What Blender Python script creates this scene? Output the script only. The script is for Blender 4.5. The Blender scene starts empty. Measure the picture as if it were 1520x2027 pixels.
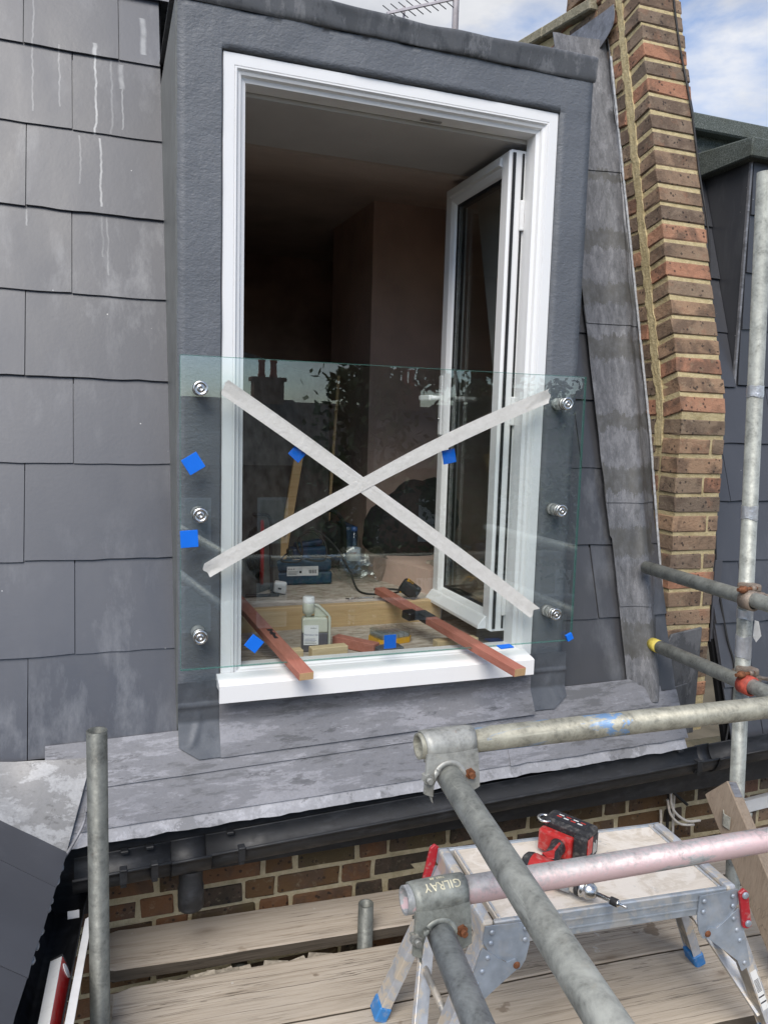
import bpy, bmesh, math, random
from mathutils import Vector, Matrix, noise as mnoise

SC = bpy.context.scene
COL = SC.collection
R = math.radians
random.seed(11)

# ------------------------------------------------------------------ camera
YAW, PITCH, ROLL = R(19.85), R(-6.45), R(1.636)
cam_data = bpy.data.cameras.new('camera')
cam = bpy.data.objects.new('camera', cam_data)
COL.objects.link(cam)
fwd = Vector((math.sin(YAW) * math.cos(PITCH), math.cos(YAW) * math.cos(PITCH), math.sin(PITCH)))
rgt = Vector((math.cos(YAW), -math.sin(YAW), 0))
upv = rgt.cross(fwd)
r2 = rgt * math.cos(ROLL) + upv * math.sin(ROLL)
u2 = -rgt * math.sin(ROLL) + upv * math.cos(ROLL)
cam.matrix_world = Matrix(((r2.x, u2.x, -fwd.x, 0), (r2.y, u2.y, -fwd.y, 0), (r2.z, u2.z, -fwd.z, 0), (0, 0, 0, 1)))
cam_data.sensor_fit = 'VERTICAL'
cam_data.sensor_height = 36.0
cam_data.sensor_width = 27.0
cam_data.lens = 36.0 * 1525.0 / 2027.0
cam_data.clip_start = 0.02
cam_data.clip_end = 4000
SC.camera = cam

# ------------------------------------------------------------------ sun, sky, exposure
SUN = Vector((-0.36, -0.60, 0.80)).normalized()          # direction towards the sun
sun_d = bpy.data.lights.new('sun', 'SUN')
sun_d.energy = 2.3
sun_d.angle = R(40)
sun_d.color = (1.0, 0.94, 0.86)
sun = bpy.data.objects.new('sun', sun_d)
COL.objects.link(sun)
sun.rotation_euler = SUN.to_track_quat('Z', 'Y').to_euler()

world = bpy.data.worlds.new('World')
SC.world = world
world.use_nodes = True
wn = world.node_tree
wn.nodes.clear()
def wnode(t, **kw):
    n = wn.nodes.new(t)
    for k, v in kw.items():
        setattr(n, k, v)
    return n
w_out = wnode('ShaderNodeOutputWorld')
w_bg = wnode('ShaderNodeBackground')
w_bg.inputs['Strength'].default_value = 0.1
w_sky = wnode('ShaderNodeTexSky', sky_type='NISHITA', sun_disc=False)
w_sky.sun_elevation = math.asin(SUN.z)
w_sky.sun_rotation = math.atan2(SUN.x, SUN.y)
w_sky.air_density = 1.0
w_sky.dust_density = 0.6
w_tc = wnode('ShaderNodeTexCoord')
w_map = wnode('ShaderNodeMapping')
w_map.inputs['Scale'].default_value = (1.0, 1.0, 1.9)
w_map.inputs['Location'].default_value = (0.35, 0.1, 0.22)
wn.links.new(w_tc.outputs['Generated'], w_map.inputs['Vector'])
w_n1 = wnode('ShaderNodeTexNoise')
w_n1.inputs['Scale'].default_value = 3.1
w_n1.inputs['Detail'].default_value = 7
w_n1.inputs['Roughness'].default_value = 0.56
w_n1.inputs['Distortion'].default_value = 0.25
wn.links.new(w_map.outputs['Vector'], w_n1.inputs['Vector'])
w_r1 = wnode('ShaderNodeValToRGB')
w_r1.color_ramp.elements[0].position = 0.45
w_r1.color_ramp.elements[1].position = 0.61
wn.links.new(w_n1.outputs['Fac'], w_r1.inputs['Fac'])
w_n2 = wnode('ShaderNodeTexNoise')
w_n2.inputs['Scale'].default_value = 5.5
w_n2.inputs['Detail'].default_value = 6
wn.links.new(w_map.outputs['Vector'], w_n2.inputs['Vector'])
w_r2 = wnode('ShaderNodeValToRGB')
w_r2.color_ramp.elements[0].position = 0.36
w_r2.color_ramp.elements[0].color = (3.6, 3.75, 4.1, 1)
w_r2.color_ramp.elements[1].position = 0.62
w_r2.color_ramp.elements[1].color = (5.6, 5.65, 5.8, 1)
wn.links.new(w_n2.outputs['Fac'], w_r2.inputs['Fac'])
w_boost = wnode('ShaderNodeMix', data_type='RGBA', blend_type='MULTIPLY')
w_boost.inputs[0].default_value = 1.0
w_boost.inputs[7].default_value = (0.95, 1.05, 1.2, 1)
wn.links.new(w_sky.outputs['Color'], w_boost.inputs[6])
w_mix = wnode('ShaderNodeMix', data_type='RGBA')
wn.links.new(w_r1.outputs['Color'], w_mix.inputs[0])
wn.links.new(w_boost.outputs[2], w_mix.inputs[6])
wn.links.new(w_r2.outputs['Color'], w_mix.inputs[7])
wn.links.new(w_mix.outputs[2], w_bg.inputs['Color'])
wn.links.new(w_bg.outputs['Background'], w_out.inputs['Surface'])

SC.view_settings.view_transform = 'Standard'
SC.view_settings.look = 'None'
SC.view_settings.gamma = 1.0
SC.view_settings.exposure = 0.72
SC.view_settings.use_curve_mapping = False
SC.render.engine = 'CYCLES'
SC.cycles.use_denoising = True
SC.cycles.max_bounces = 10
SC.cycles.transparent_max_bounces = 16
SC.cycles.caustics_reflective = False
SC.cycles.caustics_refractive = False

# ------------------------------------------------------------------ node helpers
class NT:
    def __init__(s, name):
        s.m = bpy.data.materials.new(name)
        s.m.use_nodes = True
        s.t = s.m.node_tree
        s.t.nodes.clear()
        s.out = s.t.nodes.new('ShaderNodeOutputMaterial')
        s.b = s.t.nodes.new('ShaderNodeBsdfPrincipled')
        s.t.links.new(s.b.outputs['BSDF'], s.out.inputs['Surface'])
    def n(s, t, **kw):
        x = s.t.nodes.new(t)
        for k, v in kw.items():
            setattr(x, k, v)
        return x
    def l(s, a, b):
        if isinstance(a, (int, float)):
            b.default_value = a
        elif isinstance(a, tuple):
            b.default_value = a if len(a) == len(b.default_value) else a + (1,)
        else:
            s.t.links.new(a, b)
    def pos(s):
        return s.n('ShaderNodeNewGeometry').outputs['Position']
    def obj(s):
        return s.n('ShaderNodeTexCoord').outputs['Object']
    def rand(s):
        return s.n('ShaderNodeObjectInfo').outputs['Random']
    def mp(s, v, scale=(1, 1, 1), loc=(0, 0, 0), rot=(0, 0, 0)):
        x = s.n('ShaderNodeMapping')
        x.inputs['Scale'].default_value = scale
        x.inputs['Location'].default_value = loc
        x.inputs['Rotation'].default_value = rot
        s.l(v, x.inputs['Vector'])
        return x.outputs['Vector']
    def off(s, v, k):            # shift a coordinate by a per-object random amount
        r = s.n('ShaderNodeVectorMath', operation='SCALE')
        c = s.n('ShaderNodeCombineXYZ')
        rr = s.rand()
        s.l(rr, c.inputs[0]); s.l(rr, c.inputs[1]); s.l(rr, c.inputs[2])
        s.l(c.outputs[0], r.inputs[0]); r.inputs['Scale'].default_value = k
        a = s.n('ShaderNodeVectorMath', operation='ADD')
        s.l(v, a.inputs[0]); s.l(r.outputs[0], a.inputs[1])
        return a.outputs[0]
    def noise(s, v, scale, detail=4, rough=0.55, dist=0.0):
        x = s.n('ShaderNodeTexNoise')
        x.inputs['Scale'].default_value = scale
        x.inputs['Detail'].default_value = detail
        x.inputs['Roughness'].default_value = rough
        x.inputs['Distortion'].default_value = dist
        s.l(v, x.inputs['Vector'])
        return x.outputs['Fac']
    def vor(s, v, scale, feature='F1'):
        x = s.n('ShaderNodeTexVoronoi', feature=feature)
        x.inputs['Scale'].default_value = scale
        s.l(v, x.inputs['Vector'])
        return x.outputs['Distance']
    def ramp(s, f, stops, const=False):
        x = s.n('ShaderNodeValToRGB')
        e = x.color_ramp.elements
        if const:
            x.color_ramp.interpolation = 'CONSTANT'
        while len(e) < len(stops):
            e.new(0.5)
        for i, (p, c) in enumerate(stops):
            e[i].position = p
            if isinstance(c, (int, float)):
                c = (c, c, c)
            e[i].color = tuple(c) + (1,) if len(c) == 3 else c
        s.l(f, x.inputs['Fac'])
        return x.outputs['Color']
    def mix(s, f, a, b, mode='MIX'):
        x = s.n('ShaderNodeMix', data_type='RGBA', blend_type=mode)
        s.l(f, x.inputs[0])
        s.l(a if not isinstance(a, tuple) else tuple(a) + (1,) if len(a) == 3 else a, x.inputs[6])
        s.l(b if not isinstance(b, tuple) else tuple(b) + (1,) if len(b) == 3 else b, x.inputs[7])
        return x.outputs[2]
    def math(s, op, a, b=0.0, c=None):
        x = s.n('ShaderNodeMath', operation=op)
        s.l(a, x.inputs[0]); s.l(b, x.inputs[1])
        if c is not None:
            s.l(c, x.inputs[2])
        return x.outputs[0]
    def xyz(s, v):
        x = s.n('ShaderNodeSeparateXYZ')
        s.l(v, x.inputs[0])
        return x.outputs
    def bump(s, h, strength=0.3, dist=0.01):
        x = s.n('ShaderNodeBump')
        x.inputs['Strength'].default_value = strength
        x.inputs['Distance'].default_value = dist
        s.l(h, x.inputs['Height'])
        s.l(x.outputs['Normal'], s.b.inputs['Normal'])
    def set(s, col=None, rough=None, metal=None, spec=None):
        for k, v in (('Base Color', col), ('Roughness', rough), ('Metallic', metal), ('Specular IOR Level', spec)):
            if v is not None:
                if k == 'Base Color' and isinstance(v, tuple) and len(v) == 3:
                    v = v + (1,)
                s.l(v, s.b.inputs[k])
        return s.m

MATS = {}
def plain(name, col, rough=0.5, metal=0.0, spec=0.5, var=0.12, scale=30, bump=0.0, bscale=None):
    g = NT(name)
    p = g.pos()
    n = g.noise(p, scale, 5)
    lo = tuple(c * (1 - var) for c in col)
    hi = tuple(min(1, c * (1 + var)) for c in col)
    g.set(g.ramp(n, [(0.3, lo), (0.7, hi)]), rough, metal, spec)
    if bump:
        g.bump(g.noise(p, bscale or scale * 3, 4), bump, 0.004)
    MATS[name] = g.m
    return g.m

# ------------------------------------------------------------------ materials
def m_slate(name, base, streaks=False, smear=0.45):
    g = NT(name)
    p = g.pos()
    pv = g.mp(p, (1, 1, 0.3))
    n1 = g.noise(pv, 5, 6, 0.6)
    n2 = g.noise(p, 90, 3)
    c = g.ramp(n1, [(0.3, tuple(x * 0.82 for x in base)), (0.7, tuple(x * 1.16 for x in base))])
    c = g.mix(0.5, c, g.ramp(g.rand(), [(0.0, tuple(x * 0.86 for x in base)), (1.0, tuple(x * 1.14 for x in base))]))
    # chalky rub marks and run-off veils
    n3 = g.noise(g.mp(p, (7, 7, 1.6)), 1.5, 6, 0.7, 0.15)
    n4 = g.noise(p, 1.7, 3)
    veil = g.math('MULTIPLY', g.ramp(n3, [(0.50, 0.0), (0.72, 1.0)]), g.ramp(n4, [(0.42, 0.0), (0.62, 1.0)]))
    c = g.mix(g.math('MULTIPLY', veil, smear), c, (0.27, 0.275, 0.285))
    # flecks of mortar and paint
    v = g.vor(p, 17)
    vm = g.math('MULTIPLY', g.math('LESS_THAN', v, 0.035), g.math('GREATER_THAN', g.noise(p, 3.1, 2), 0.52))
    c = g.mix(g.math('MULTIPLY', vm, 0.8), c, (0.62, 0.62, 0.6))
    if streaks:
        x, y, z = g.xyz(p)
        wob = g.math('MULTIPLY', g.math('SUBTRACT', g.noise(g.mp(p, (0.01, 0.01, 1)), 9, 2), 0.5), 0.022)
        wob2 = g.math('MULTIPLY', g.math('SUBTRACT', g.noise(g.mp(p, (0.01, 0.01, 1), (0, 0, 7)), 34, 2), 0.5), 0.008)
        xw = g.math('ADD', x, g.math('ADD', wob, wob2))
        tot = None
        for (x0, zt, zb, w, a) in ((-0.021, 1.24, .94, .0024, .55), (-0.135, 1.24, 1.02, .0018, .28), (0.062, 1.21, 1.12, .0060, .30), (0.064, 1.12, .97, .0020, .28),
                                   (0.030, 1.22, .95, .0024, .16), (-0.217, 1.42, .99, .0018, .25), (-0.072, .93, .76, .0020, .22),
                                   (-0.008, .93, .69, .0024, .48), (0.010, .66, .46, .0020, .18), (-0.006, .66, .52, .0022, .14), (-0.232, .655, .60, .0018, .3),
                                   (0.135, 1.40, 1.26, .007, .30), (-0.023, 1.27, 1.225, .0050, .5)):
            d = g.math('ABSOLUTE', g.math('SUBTRACT', xw, x0))
            s = g.ramp(g.math('DIVIDE', d, w * 2), [(0.35, 1.0), (0.9, 0.0)])
            zz = g.math('MULTIPLY', g.math('LESS_THAN', z, zt), g.math('GREATER_THAN', z, zb))
            s = g.math('MULTIPLY', g.math('MULTIPLY', s, zz), a)
            tot = s if tot is None else g.math('MAXIMUM', tot, s)
        brk = g.ramp(g.noise(p, 25, 3), [(0.25, 0.35), (0.6, 1.0)])
        c = g.mix(g.math('MULTIPLY', tot, brk), c, (0.66, 0.67, 0.66))
    g.set(c, g.ramp(n1, [(0.3, 0.32), (0.7, 0.48)]), 0.0, 0.62)
    g.bump(g.math('ADD', g.math('MULTIPLY', n1, 0.5), g.math('MULTIPLY', n2, 0.22)), 0.16, 0.006)
    MATS[name] = g.m
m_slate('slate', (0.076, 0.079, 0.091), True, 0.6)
m_slate('slate_dim_sheen', (0.052, 0.053, 0.058), False, 0.35)  # slates right of the dormer: same slate, weaker sheen painted as darker colour
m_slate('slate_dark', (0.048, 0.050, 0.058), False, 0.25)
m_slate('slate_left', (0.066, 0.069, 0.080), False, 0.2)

def m_render():
    g = NT('painted_render')
    p = g.pos()
    a = g.noise(p, 22, 5, 0.6, 0.4)
    b = g.noise(g.mp(p, (1, 1, 1.7)), 70, 5, 0.65, 0.5)
    c = g.noise(p, 5, 3)
    col = g.ramp(c, [(0.3, (0.108, 0.117, 0.132)), (0.7, (0.132, 0.142, 0.158))])
    sc = g.vor(g.mp(p, (40, 40, 2.2)), 1.0)
    msk = g.math('MULTIPLY', g.math('LESS_THAN', sc, 0.05), g.math('GREATER_THAN', g.noise(p, 6, 3), 0.62))
    col = g.mix(g.math('MULTIPLY', msk, 0.6), col, (0.5, 0.5, 0.5))
    g.set(col, g.ramp(a, [(0.3, 0.42), (0.7, 0.6)]), 0, 0.5)
    g.bump(g.math('ADD', g.math('MULTIPLY', a, 0.8), g.math('MULTIPLY', b, 0.5)), 0.55, 0.008)
    MATS['render'] = g.m
m_render()

def m_lead(name, lo, mid, hi, stretch=(1, 1, 1), streak=0.5, bands=False, pale=0.55):
    """weathered lead: hard-edged patches of pale oxide over darker metal, with crackle and run marks"""
    g = NT(name)
    p = g.pos()
    pm = g.mp(p, stretch)
    a = g.noise(pm, 5, 9, 0.72, 0.35)
    b = g.noise(pm, 26, 7, 0.72, 0.2)
    c = g.noise(p, 2.2, 4)
    t = g.math('ADD', g.math('MULTIPLY', a, 0.72), g.math('MULTIPLY', b, 0.28))
    t = g.math('ADD', t, g.math('MULTIPLY', g.math('SUBTRACT', c, 0.5), 0.35))
    col = g.ramp(t, [(0.42, lo), (0.465, mid), (0.52, mid), (0.56, hi)])
    fine = g.noise(p, 130, 4, 0.7)
    col = g.mix(g.ramp(fine, [(0.35, 0.28), (0.6, 0.0)]), col, lo)
    ox = g.ramp(g.noise(pm, 9, 9, 0.75, 0.3), [(0.565, 0.0), (0.60, pale)])
    col = g.mix(ox, col, tuple(min(1, x * 1.18) for x in hi))
    dk = g.ramp(g.noise(g.mp(pm, (1, 1, 1), (5, 3, 8)), 8, 9, 0.78, 0.3), [(0.585, 0.0), (0.615, streak)])
    col = g.mix(dk, col, tuple(x * 0.55 for x in lo))
    if bands:      # water stains at the laps of the flashing
        x, y, z = g.xyz(p)
        wv = g.math('MULTIPLY', g.math('SUBTRACT', g.noise(g.mp(p, (1, 1, 0.15)), 21, 6, 0.8), 0.5), 0.17)
        zz = g.math('ADD', z, wv)
        tot = None
        for z0, h in ((1.06, .02), (0.79, .045), (0.555, .045), (0.335, .045), (0.04, .03), (-0.185, .05), (-0.42, .05), (-.78, .06)):
            s = g.math('LESS_THAN', g.math('ABSOLUTE', g.math('SUBTRACT', zz, z0)), h)
            tot = s if tot is None else g.math('MAXIMUM', tot, s)
        col = g.mix(g.math('MULTIPLY', tot, g.ramp(g.noise(p, 24, 5, 0.7), [(0.35, 0.45), (0.6, 0.85)])), col, (0.075, 0.073, 0.065))
    g.set(col, g.ramp(b, [(0.3, 0.42), (0.7, 0.6)]), 0.2, 0.4)
    g.bump(g.math('ADD', g.math('MULTIPLY', g.noise(p, 11, 3), 0.6), g.math('ADD', g.math('MULTIPLY', fine, 0.05), g.math('MULTIPLY', ox, 0.04))), 0.28, 0.010)
    MATS[name] = g.m
m_lead('lead', (0.130, 0.131, 0.136), (0.200, 0.201, 0.214), (0.290, 0.290, 0.310), (0.6, 2.6, 2.6), 0.6, False, 0.25)
m_lead('lead_pale', (0.175, 0.172, 0.166), (0.265, 0.262, 0.258), (0.42, 0.42, 0.42), (0.9, 1.5, 1.5), 0.45, False, 0.3)
m_lead('lead_edge', (0.22, 0.22, 0.228), (0.345, 0.345, 0.362), (0.43, 0.43, 0.452), (1, 1, 1), 0.6)
m_lead('lead_dark', (0.070, 0.073, 0.078), (0.105, 0.108, 0.114), (0.17, 0.172, 0.178), (1.5, 1.5, 0.6), 0.5)
m_lead('lead_flash', (0.090, 0.091, 0.095), (0.135, 0.136, 0.142), (0.195, 0.195, 0.203), (9, 9, 0.7), 0.35, True, 0.15)
m_lead('lead_painted', (0.080, 0.088, 0.101), (0.098, 0.107, 0.121), (0.118, 0.128, 0.143), (1, 1, 1), 0.2, False, 0.1)

def m_brick(name, stops, dirt=0.25):
    g = NT(name)
    o = g.off(g.obj(), 13.0)
    base = g.ramp(g.rand(), stops, True)
    n = g.noise(o, 9, 5, 0.6, 0.5)
    c = g.mix(g.ramp(n, [(0.46, 0.0), (0.60, 0.7)]), base, (0.115, 0.080, 0.060))
    n2 = g.noise(o, 14, 4, 0.6)
    c = g.mix(g.ramp(n2, [(0.58, 0.0), (0.72, dirt)]), c, (0.30, 0.155, 0.095))
    sp = g.math('LESS_THAN', g.vor(o, 48), 0.26)
    sp = g.math('MULTIPLY', sp, g.math('GREATER_THAN', g.noise(o, 26, 3), 0.50))
    c = g.mix(g.math('MULTIPLY', sp, 0.75), c, (0.03, 0.026, 0.026))
    lime = g.math('MULTIPLY', g.ramp(g.noise(o, 34, 6, 0.75), [(0.57, 0.0), (0.70, 0.5)]), 1.0)
    c = g.mix(lime, c, (0.36, 0.30, 0.20))
    soot = g.ramp(g.noise(g.pos(), 5, 5, 0.7), [(0.50, 0.0), (0.72, 0.40)])
    c = g.mix(soot, c, (0.07, 0.058, 0.045))
    g.set(c, 0.9, 0, 0.2)
    g.bump(g.math('ADD', g.noise(o, 70, 6, 0.75), g.math('MULTIPLY', n, 0.8)), 0.9, 0.008)
    MATS[name] = g.m
m_brick('brick_wall', [(0.0, (0.105, 0.070, 0.038)), (0.2, (0.150, 0.088, 0.044)), (0.38, (0.066, 0.053, 0.039)), (0.55, (0.190, 0.096, 0.050)), (0.68, (0.115, 0.086, 0.046)), (0.88, (0.215, 0.115, 0.062))], 0.2)
m_brick('brick_pier', [(0.0, (0.225, 0.165, 0.120)), (0.22, (0.290, 0.200, 0.135)), (0.38, (0.190, 0.145, 0.108)), (0.54, (0.41, 0.205, 0.128)), (0.67, (0.260, 0.190, 0.132)), (0.82, (0.43, 0.230, 0.145)), (0.91, (0.36, 0.235, 0.150))], 0.55)

def m_mortar(name, lo, hi):
    g = NT(name)
    p = g.pos()
    n = g.noise(p, 40, 6, 0.7)
    c = g.ramp(n, [(0.3, lo), (0.7, hi)])
    d = g.ramp(g.noise(p, 6, 5, 0.7), [(0.55, 0.0), (0.75, 0.6)])
    c = g.mix(d, c, tuple(x * 0.5 for x in lo))
    g.set(c, 0.95, 0, 0.15)
    g.bump(g.math('ADD', g.noise(p, 120, 5, 0.7), g.noise(p, 26, 4)), 0.75, 0.008)
    MATS[name] = g.m
m_mortar('mortar', (0.42, 0.335, 0.18), (0.62, 0.52, 0.31))
m_mortar('mortar_wall', (0.44, 0.365, 0.225), (0.64, 0.55, 0.37))
m_mortar('stone_coping', (0.20, 0.18, 0.12), (0.42, 0.38, 0.28))

def m_upvc():
    g = NT('white_upvc')
    p = g.pos()
    d = g.ramp(g.noise(g.mp(p, (1, 1, 0.4)), 14, 6, 0.7), [(0.55, 0.0), (0.8, 0.16)])
    g.set(g.mix(d, (0.82, 0.82, 0.815), (0.55, 0.53, 0.5)), 0.28, 0, 0.5)
    MATS['upvc'] = g.m
m_upvc()

def m_glass(name, tint, edge=False, rough=0.0, ior=1.56):
    g = NT(name)
    t = g.t
    t.nodes.remove(g.b)
    tr = g.n('ShaderNodeBsdfTransparent'); tr.inputs[0].default_value = tint + (1,)
    gl = g.n('ShaderNodeBsdfGlossy'); gl.inputs['Roughness'].default_value = rough
    gl.inputs[0].default_value = (0.95, 1, 0.98, 1)
    fr = g.n('ShaderNodeFresnel')
    ge = g.n('ShaderNodeNewGeometry')
    g.l(g.math('MULTIPLY_ADD', ge.outputs['Backfacing'], 1 / ior - ior, ior), fr.inputs[0])
    mx = g.n('ShaderNodeMixShader')
    g.l(fr.outputs[0], mx.inputs[0]); g.l(tr.outputs[0], mx.inputs[1]); g.l(gl.outputs[0], mx.inputs[2])
    if edge:
        df = g.n('ShaderNodeBsdfDiffuse'); df.inputs[0].default_value = (0.10, 0.26, 0.22, 1)
        m2 = g.n('ShaderNodeMixShader'); m2.inputs[0].default_value = 0.45
        g.l(mx.outputs[0], m2.inputs[1]); g.l(df.outputs[0], m2.inputs[2])
        mx = m2
    g.l(mx.outputs[0], g.out.inputs['Surface'])
    MATS[name] = g.m
m_glass('glass_panel', (0.972, 0.992, 0.988), False, 0.0, 1.78)
m_glass('glass_edge', (0.55, 0.85, 0.78), True)
m_glass('glass_window', (0.97, 0.98, 0.975), False, 0.0, 1.7)
m_glass('clear_plastic', (0.90, 0.915, 0.915), False, 0.12)
m_glass('bottle_plastic', (0.90, 0.92, 0.94), False, 0.05)

def m_steel():
    g = NT('brushed_steel')
    n = g.noise(g.pos(), 160, 3)
    g.set(g.ramp(n, [(0.3, (0.52, 0.51, 0.49)), (0.7, (0.72, 0.71, 0.69))]), 0.27, 1.0)
    MATS['steel'] = g.m
m_steel()
plain('steel_satin', (0.62, 0.61, 0.58), 0.42, 0.75, 0.5, 0.1, 80)

def m_galv(name, base, paint=None, cover=0.5, axis='x', paint_rng=None, rust=0.1, dirt=0.6):
    g = NT(name)
    p = g.pos()
    a = g.noise(p, 20, 8, 0.72, 0.4)
    b = g.noise(p, 90, 5, 0.65)
    c = g.ramp(a, [(0.36, tuple(x * 0.55 for x in base)), (0.5, base), (0.64, tuple(x * 1.4 for x in base))])
    # splashes of mortar
    sp = g.ramp(g.noise(p, 33, 7, 0.72, 0.8), [(0.60, 0.0), (0.70, dirt)])
    c = g.mix(sp, c, (0.46, 0.42, 0.33))
    dk = g.ramp(g.noise(p, 21, 6, 0.7, 1.0), [(0.60, 0.0), (0.72, 0.7)])
    c = g.mix(dk, c, tuple(x * 0.35 for x in base))
    sg = g.vor(p, 130)
    c = g.mix(g.ramp(sg, [(0.2, 0.0), (0.7, 0.28)]), c, tuple(min(1, x * 1.5) for x in base))
    stx = {'x': (4, 60, 60), 'y': (60, 4, 60), 'z': (60, 60, 4)}[axis]
    scr = g.ramp(g.noise(g.mp(p, stx), 1.0, 4, 0.7), [(0.62, 0.0), (0.70, 0.5)])
    c = g.mix(scr, c, tuple(min(1, x * 1.7) for x in base))
    if rust:
        c = g.mix(g.ramp(g.noise(p, 19, 6, 0.7), [(0.64, 0.0), (0.74, rust)]), c, (0.26, 0.11, 0.045))
    if paint:
        st = {'x': (3, 14, 14), 'y': (14, 3, 14), 'z': (14, 14, 3)}[axis]
        pm = g.noise(g.mp(p, st), 1.6, 7, 0.7, 0.6)
        m = g.ramp(pm, [(cover, 1.0), (cover + 0.05, 0.0)])
        if paint_rng:
            x, y, z = g.xyz(p)
            q = {'x': x, 'y': y, 'z': z}[axis]
            q = g.math('ADD', q, g.math('MULTIPLY', g.math('SUBTRACT', a, 0.5), 0.25))
            m = g.math('MULTIPLY', m, g.math('MULTIPLY', g.math('GREATER_THAN', q, paint_rng[0]), g.math('LESS_THAN', q, paint_rng[1])))
        if name == 'galv_pink':      # paint rubbed off along the top of the tube by hands and boards
            zq = g.xyz(p)[2]
            m = g.math('MULTIPLY', m, g.ramp(g.math('MULTIPLY_ADD', g.math('SUBTRACT', b, 0.5), 0.06, g.math('ADD', zq, 0.829)), [(0.0, 1.0), (0.022, 0.12)]))
        c = g.mix(m, c, paint)
    g.set(c, g.ramp(b, [(0.3, 0.4), (0.7, 0.62)]), 0.3, 0.5)
    g.bump(g.math('ADD', a, g.math('MULTIPLY', b, 0.5)), 0.22, 0.004)
    MATS[name] = g.m
m_galv('galv', (0.44, 0.44, 0.385), None, 0.5, 'y')
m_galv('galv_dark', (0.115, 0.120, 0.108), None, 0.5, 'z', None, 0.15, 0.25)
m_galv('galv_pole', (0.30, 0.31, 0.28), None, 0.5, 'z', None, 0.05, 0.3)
m_galv('galv_grey', (0.37, 0.385, 0.37), None, 0.5, 'y', None, 0.08, 0.45)
m_galv('galv_blue', (0.30, 0.29, 0.235), (0.16, 0.27, 0.44), 0.42, 'x', (0.60, 0.98), 0.1, 0.75)
m_galv('galv_pink', (0.32, 0.33, 0.33), (0.60, 0.44, 0.44), 0.53, 'x', (0.5, 1.42), 0.05, 0.25)
m_galv('coupler', (0.31, 0.31, 0.285), None, 0.5, 'x', None, 0.9, 0.5)
m_galv('coupler_grey', (0.24, 0.25, 0.225), None, 0.5, 'x', None, 0.15, 0.3)
m_galv('coupler_rust', (0.24, 0.19, 0.15), None, 0.5, 'x', None, 0.9, 0.9)
plain('rusty_bolt', (0.21, 0.085, 0.04), 0.8, 0.3, 0.4, 0.4, 90, 0.4)
plain('paint_red_clip', (0.40, 0.07, 0.045), 0.6, 0.0, 0.4, 0.4, 60)

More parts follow.
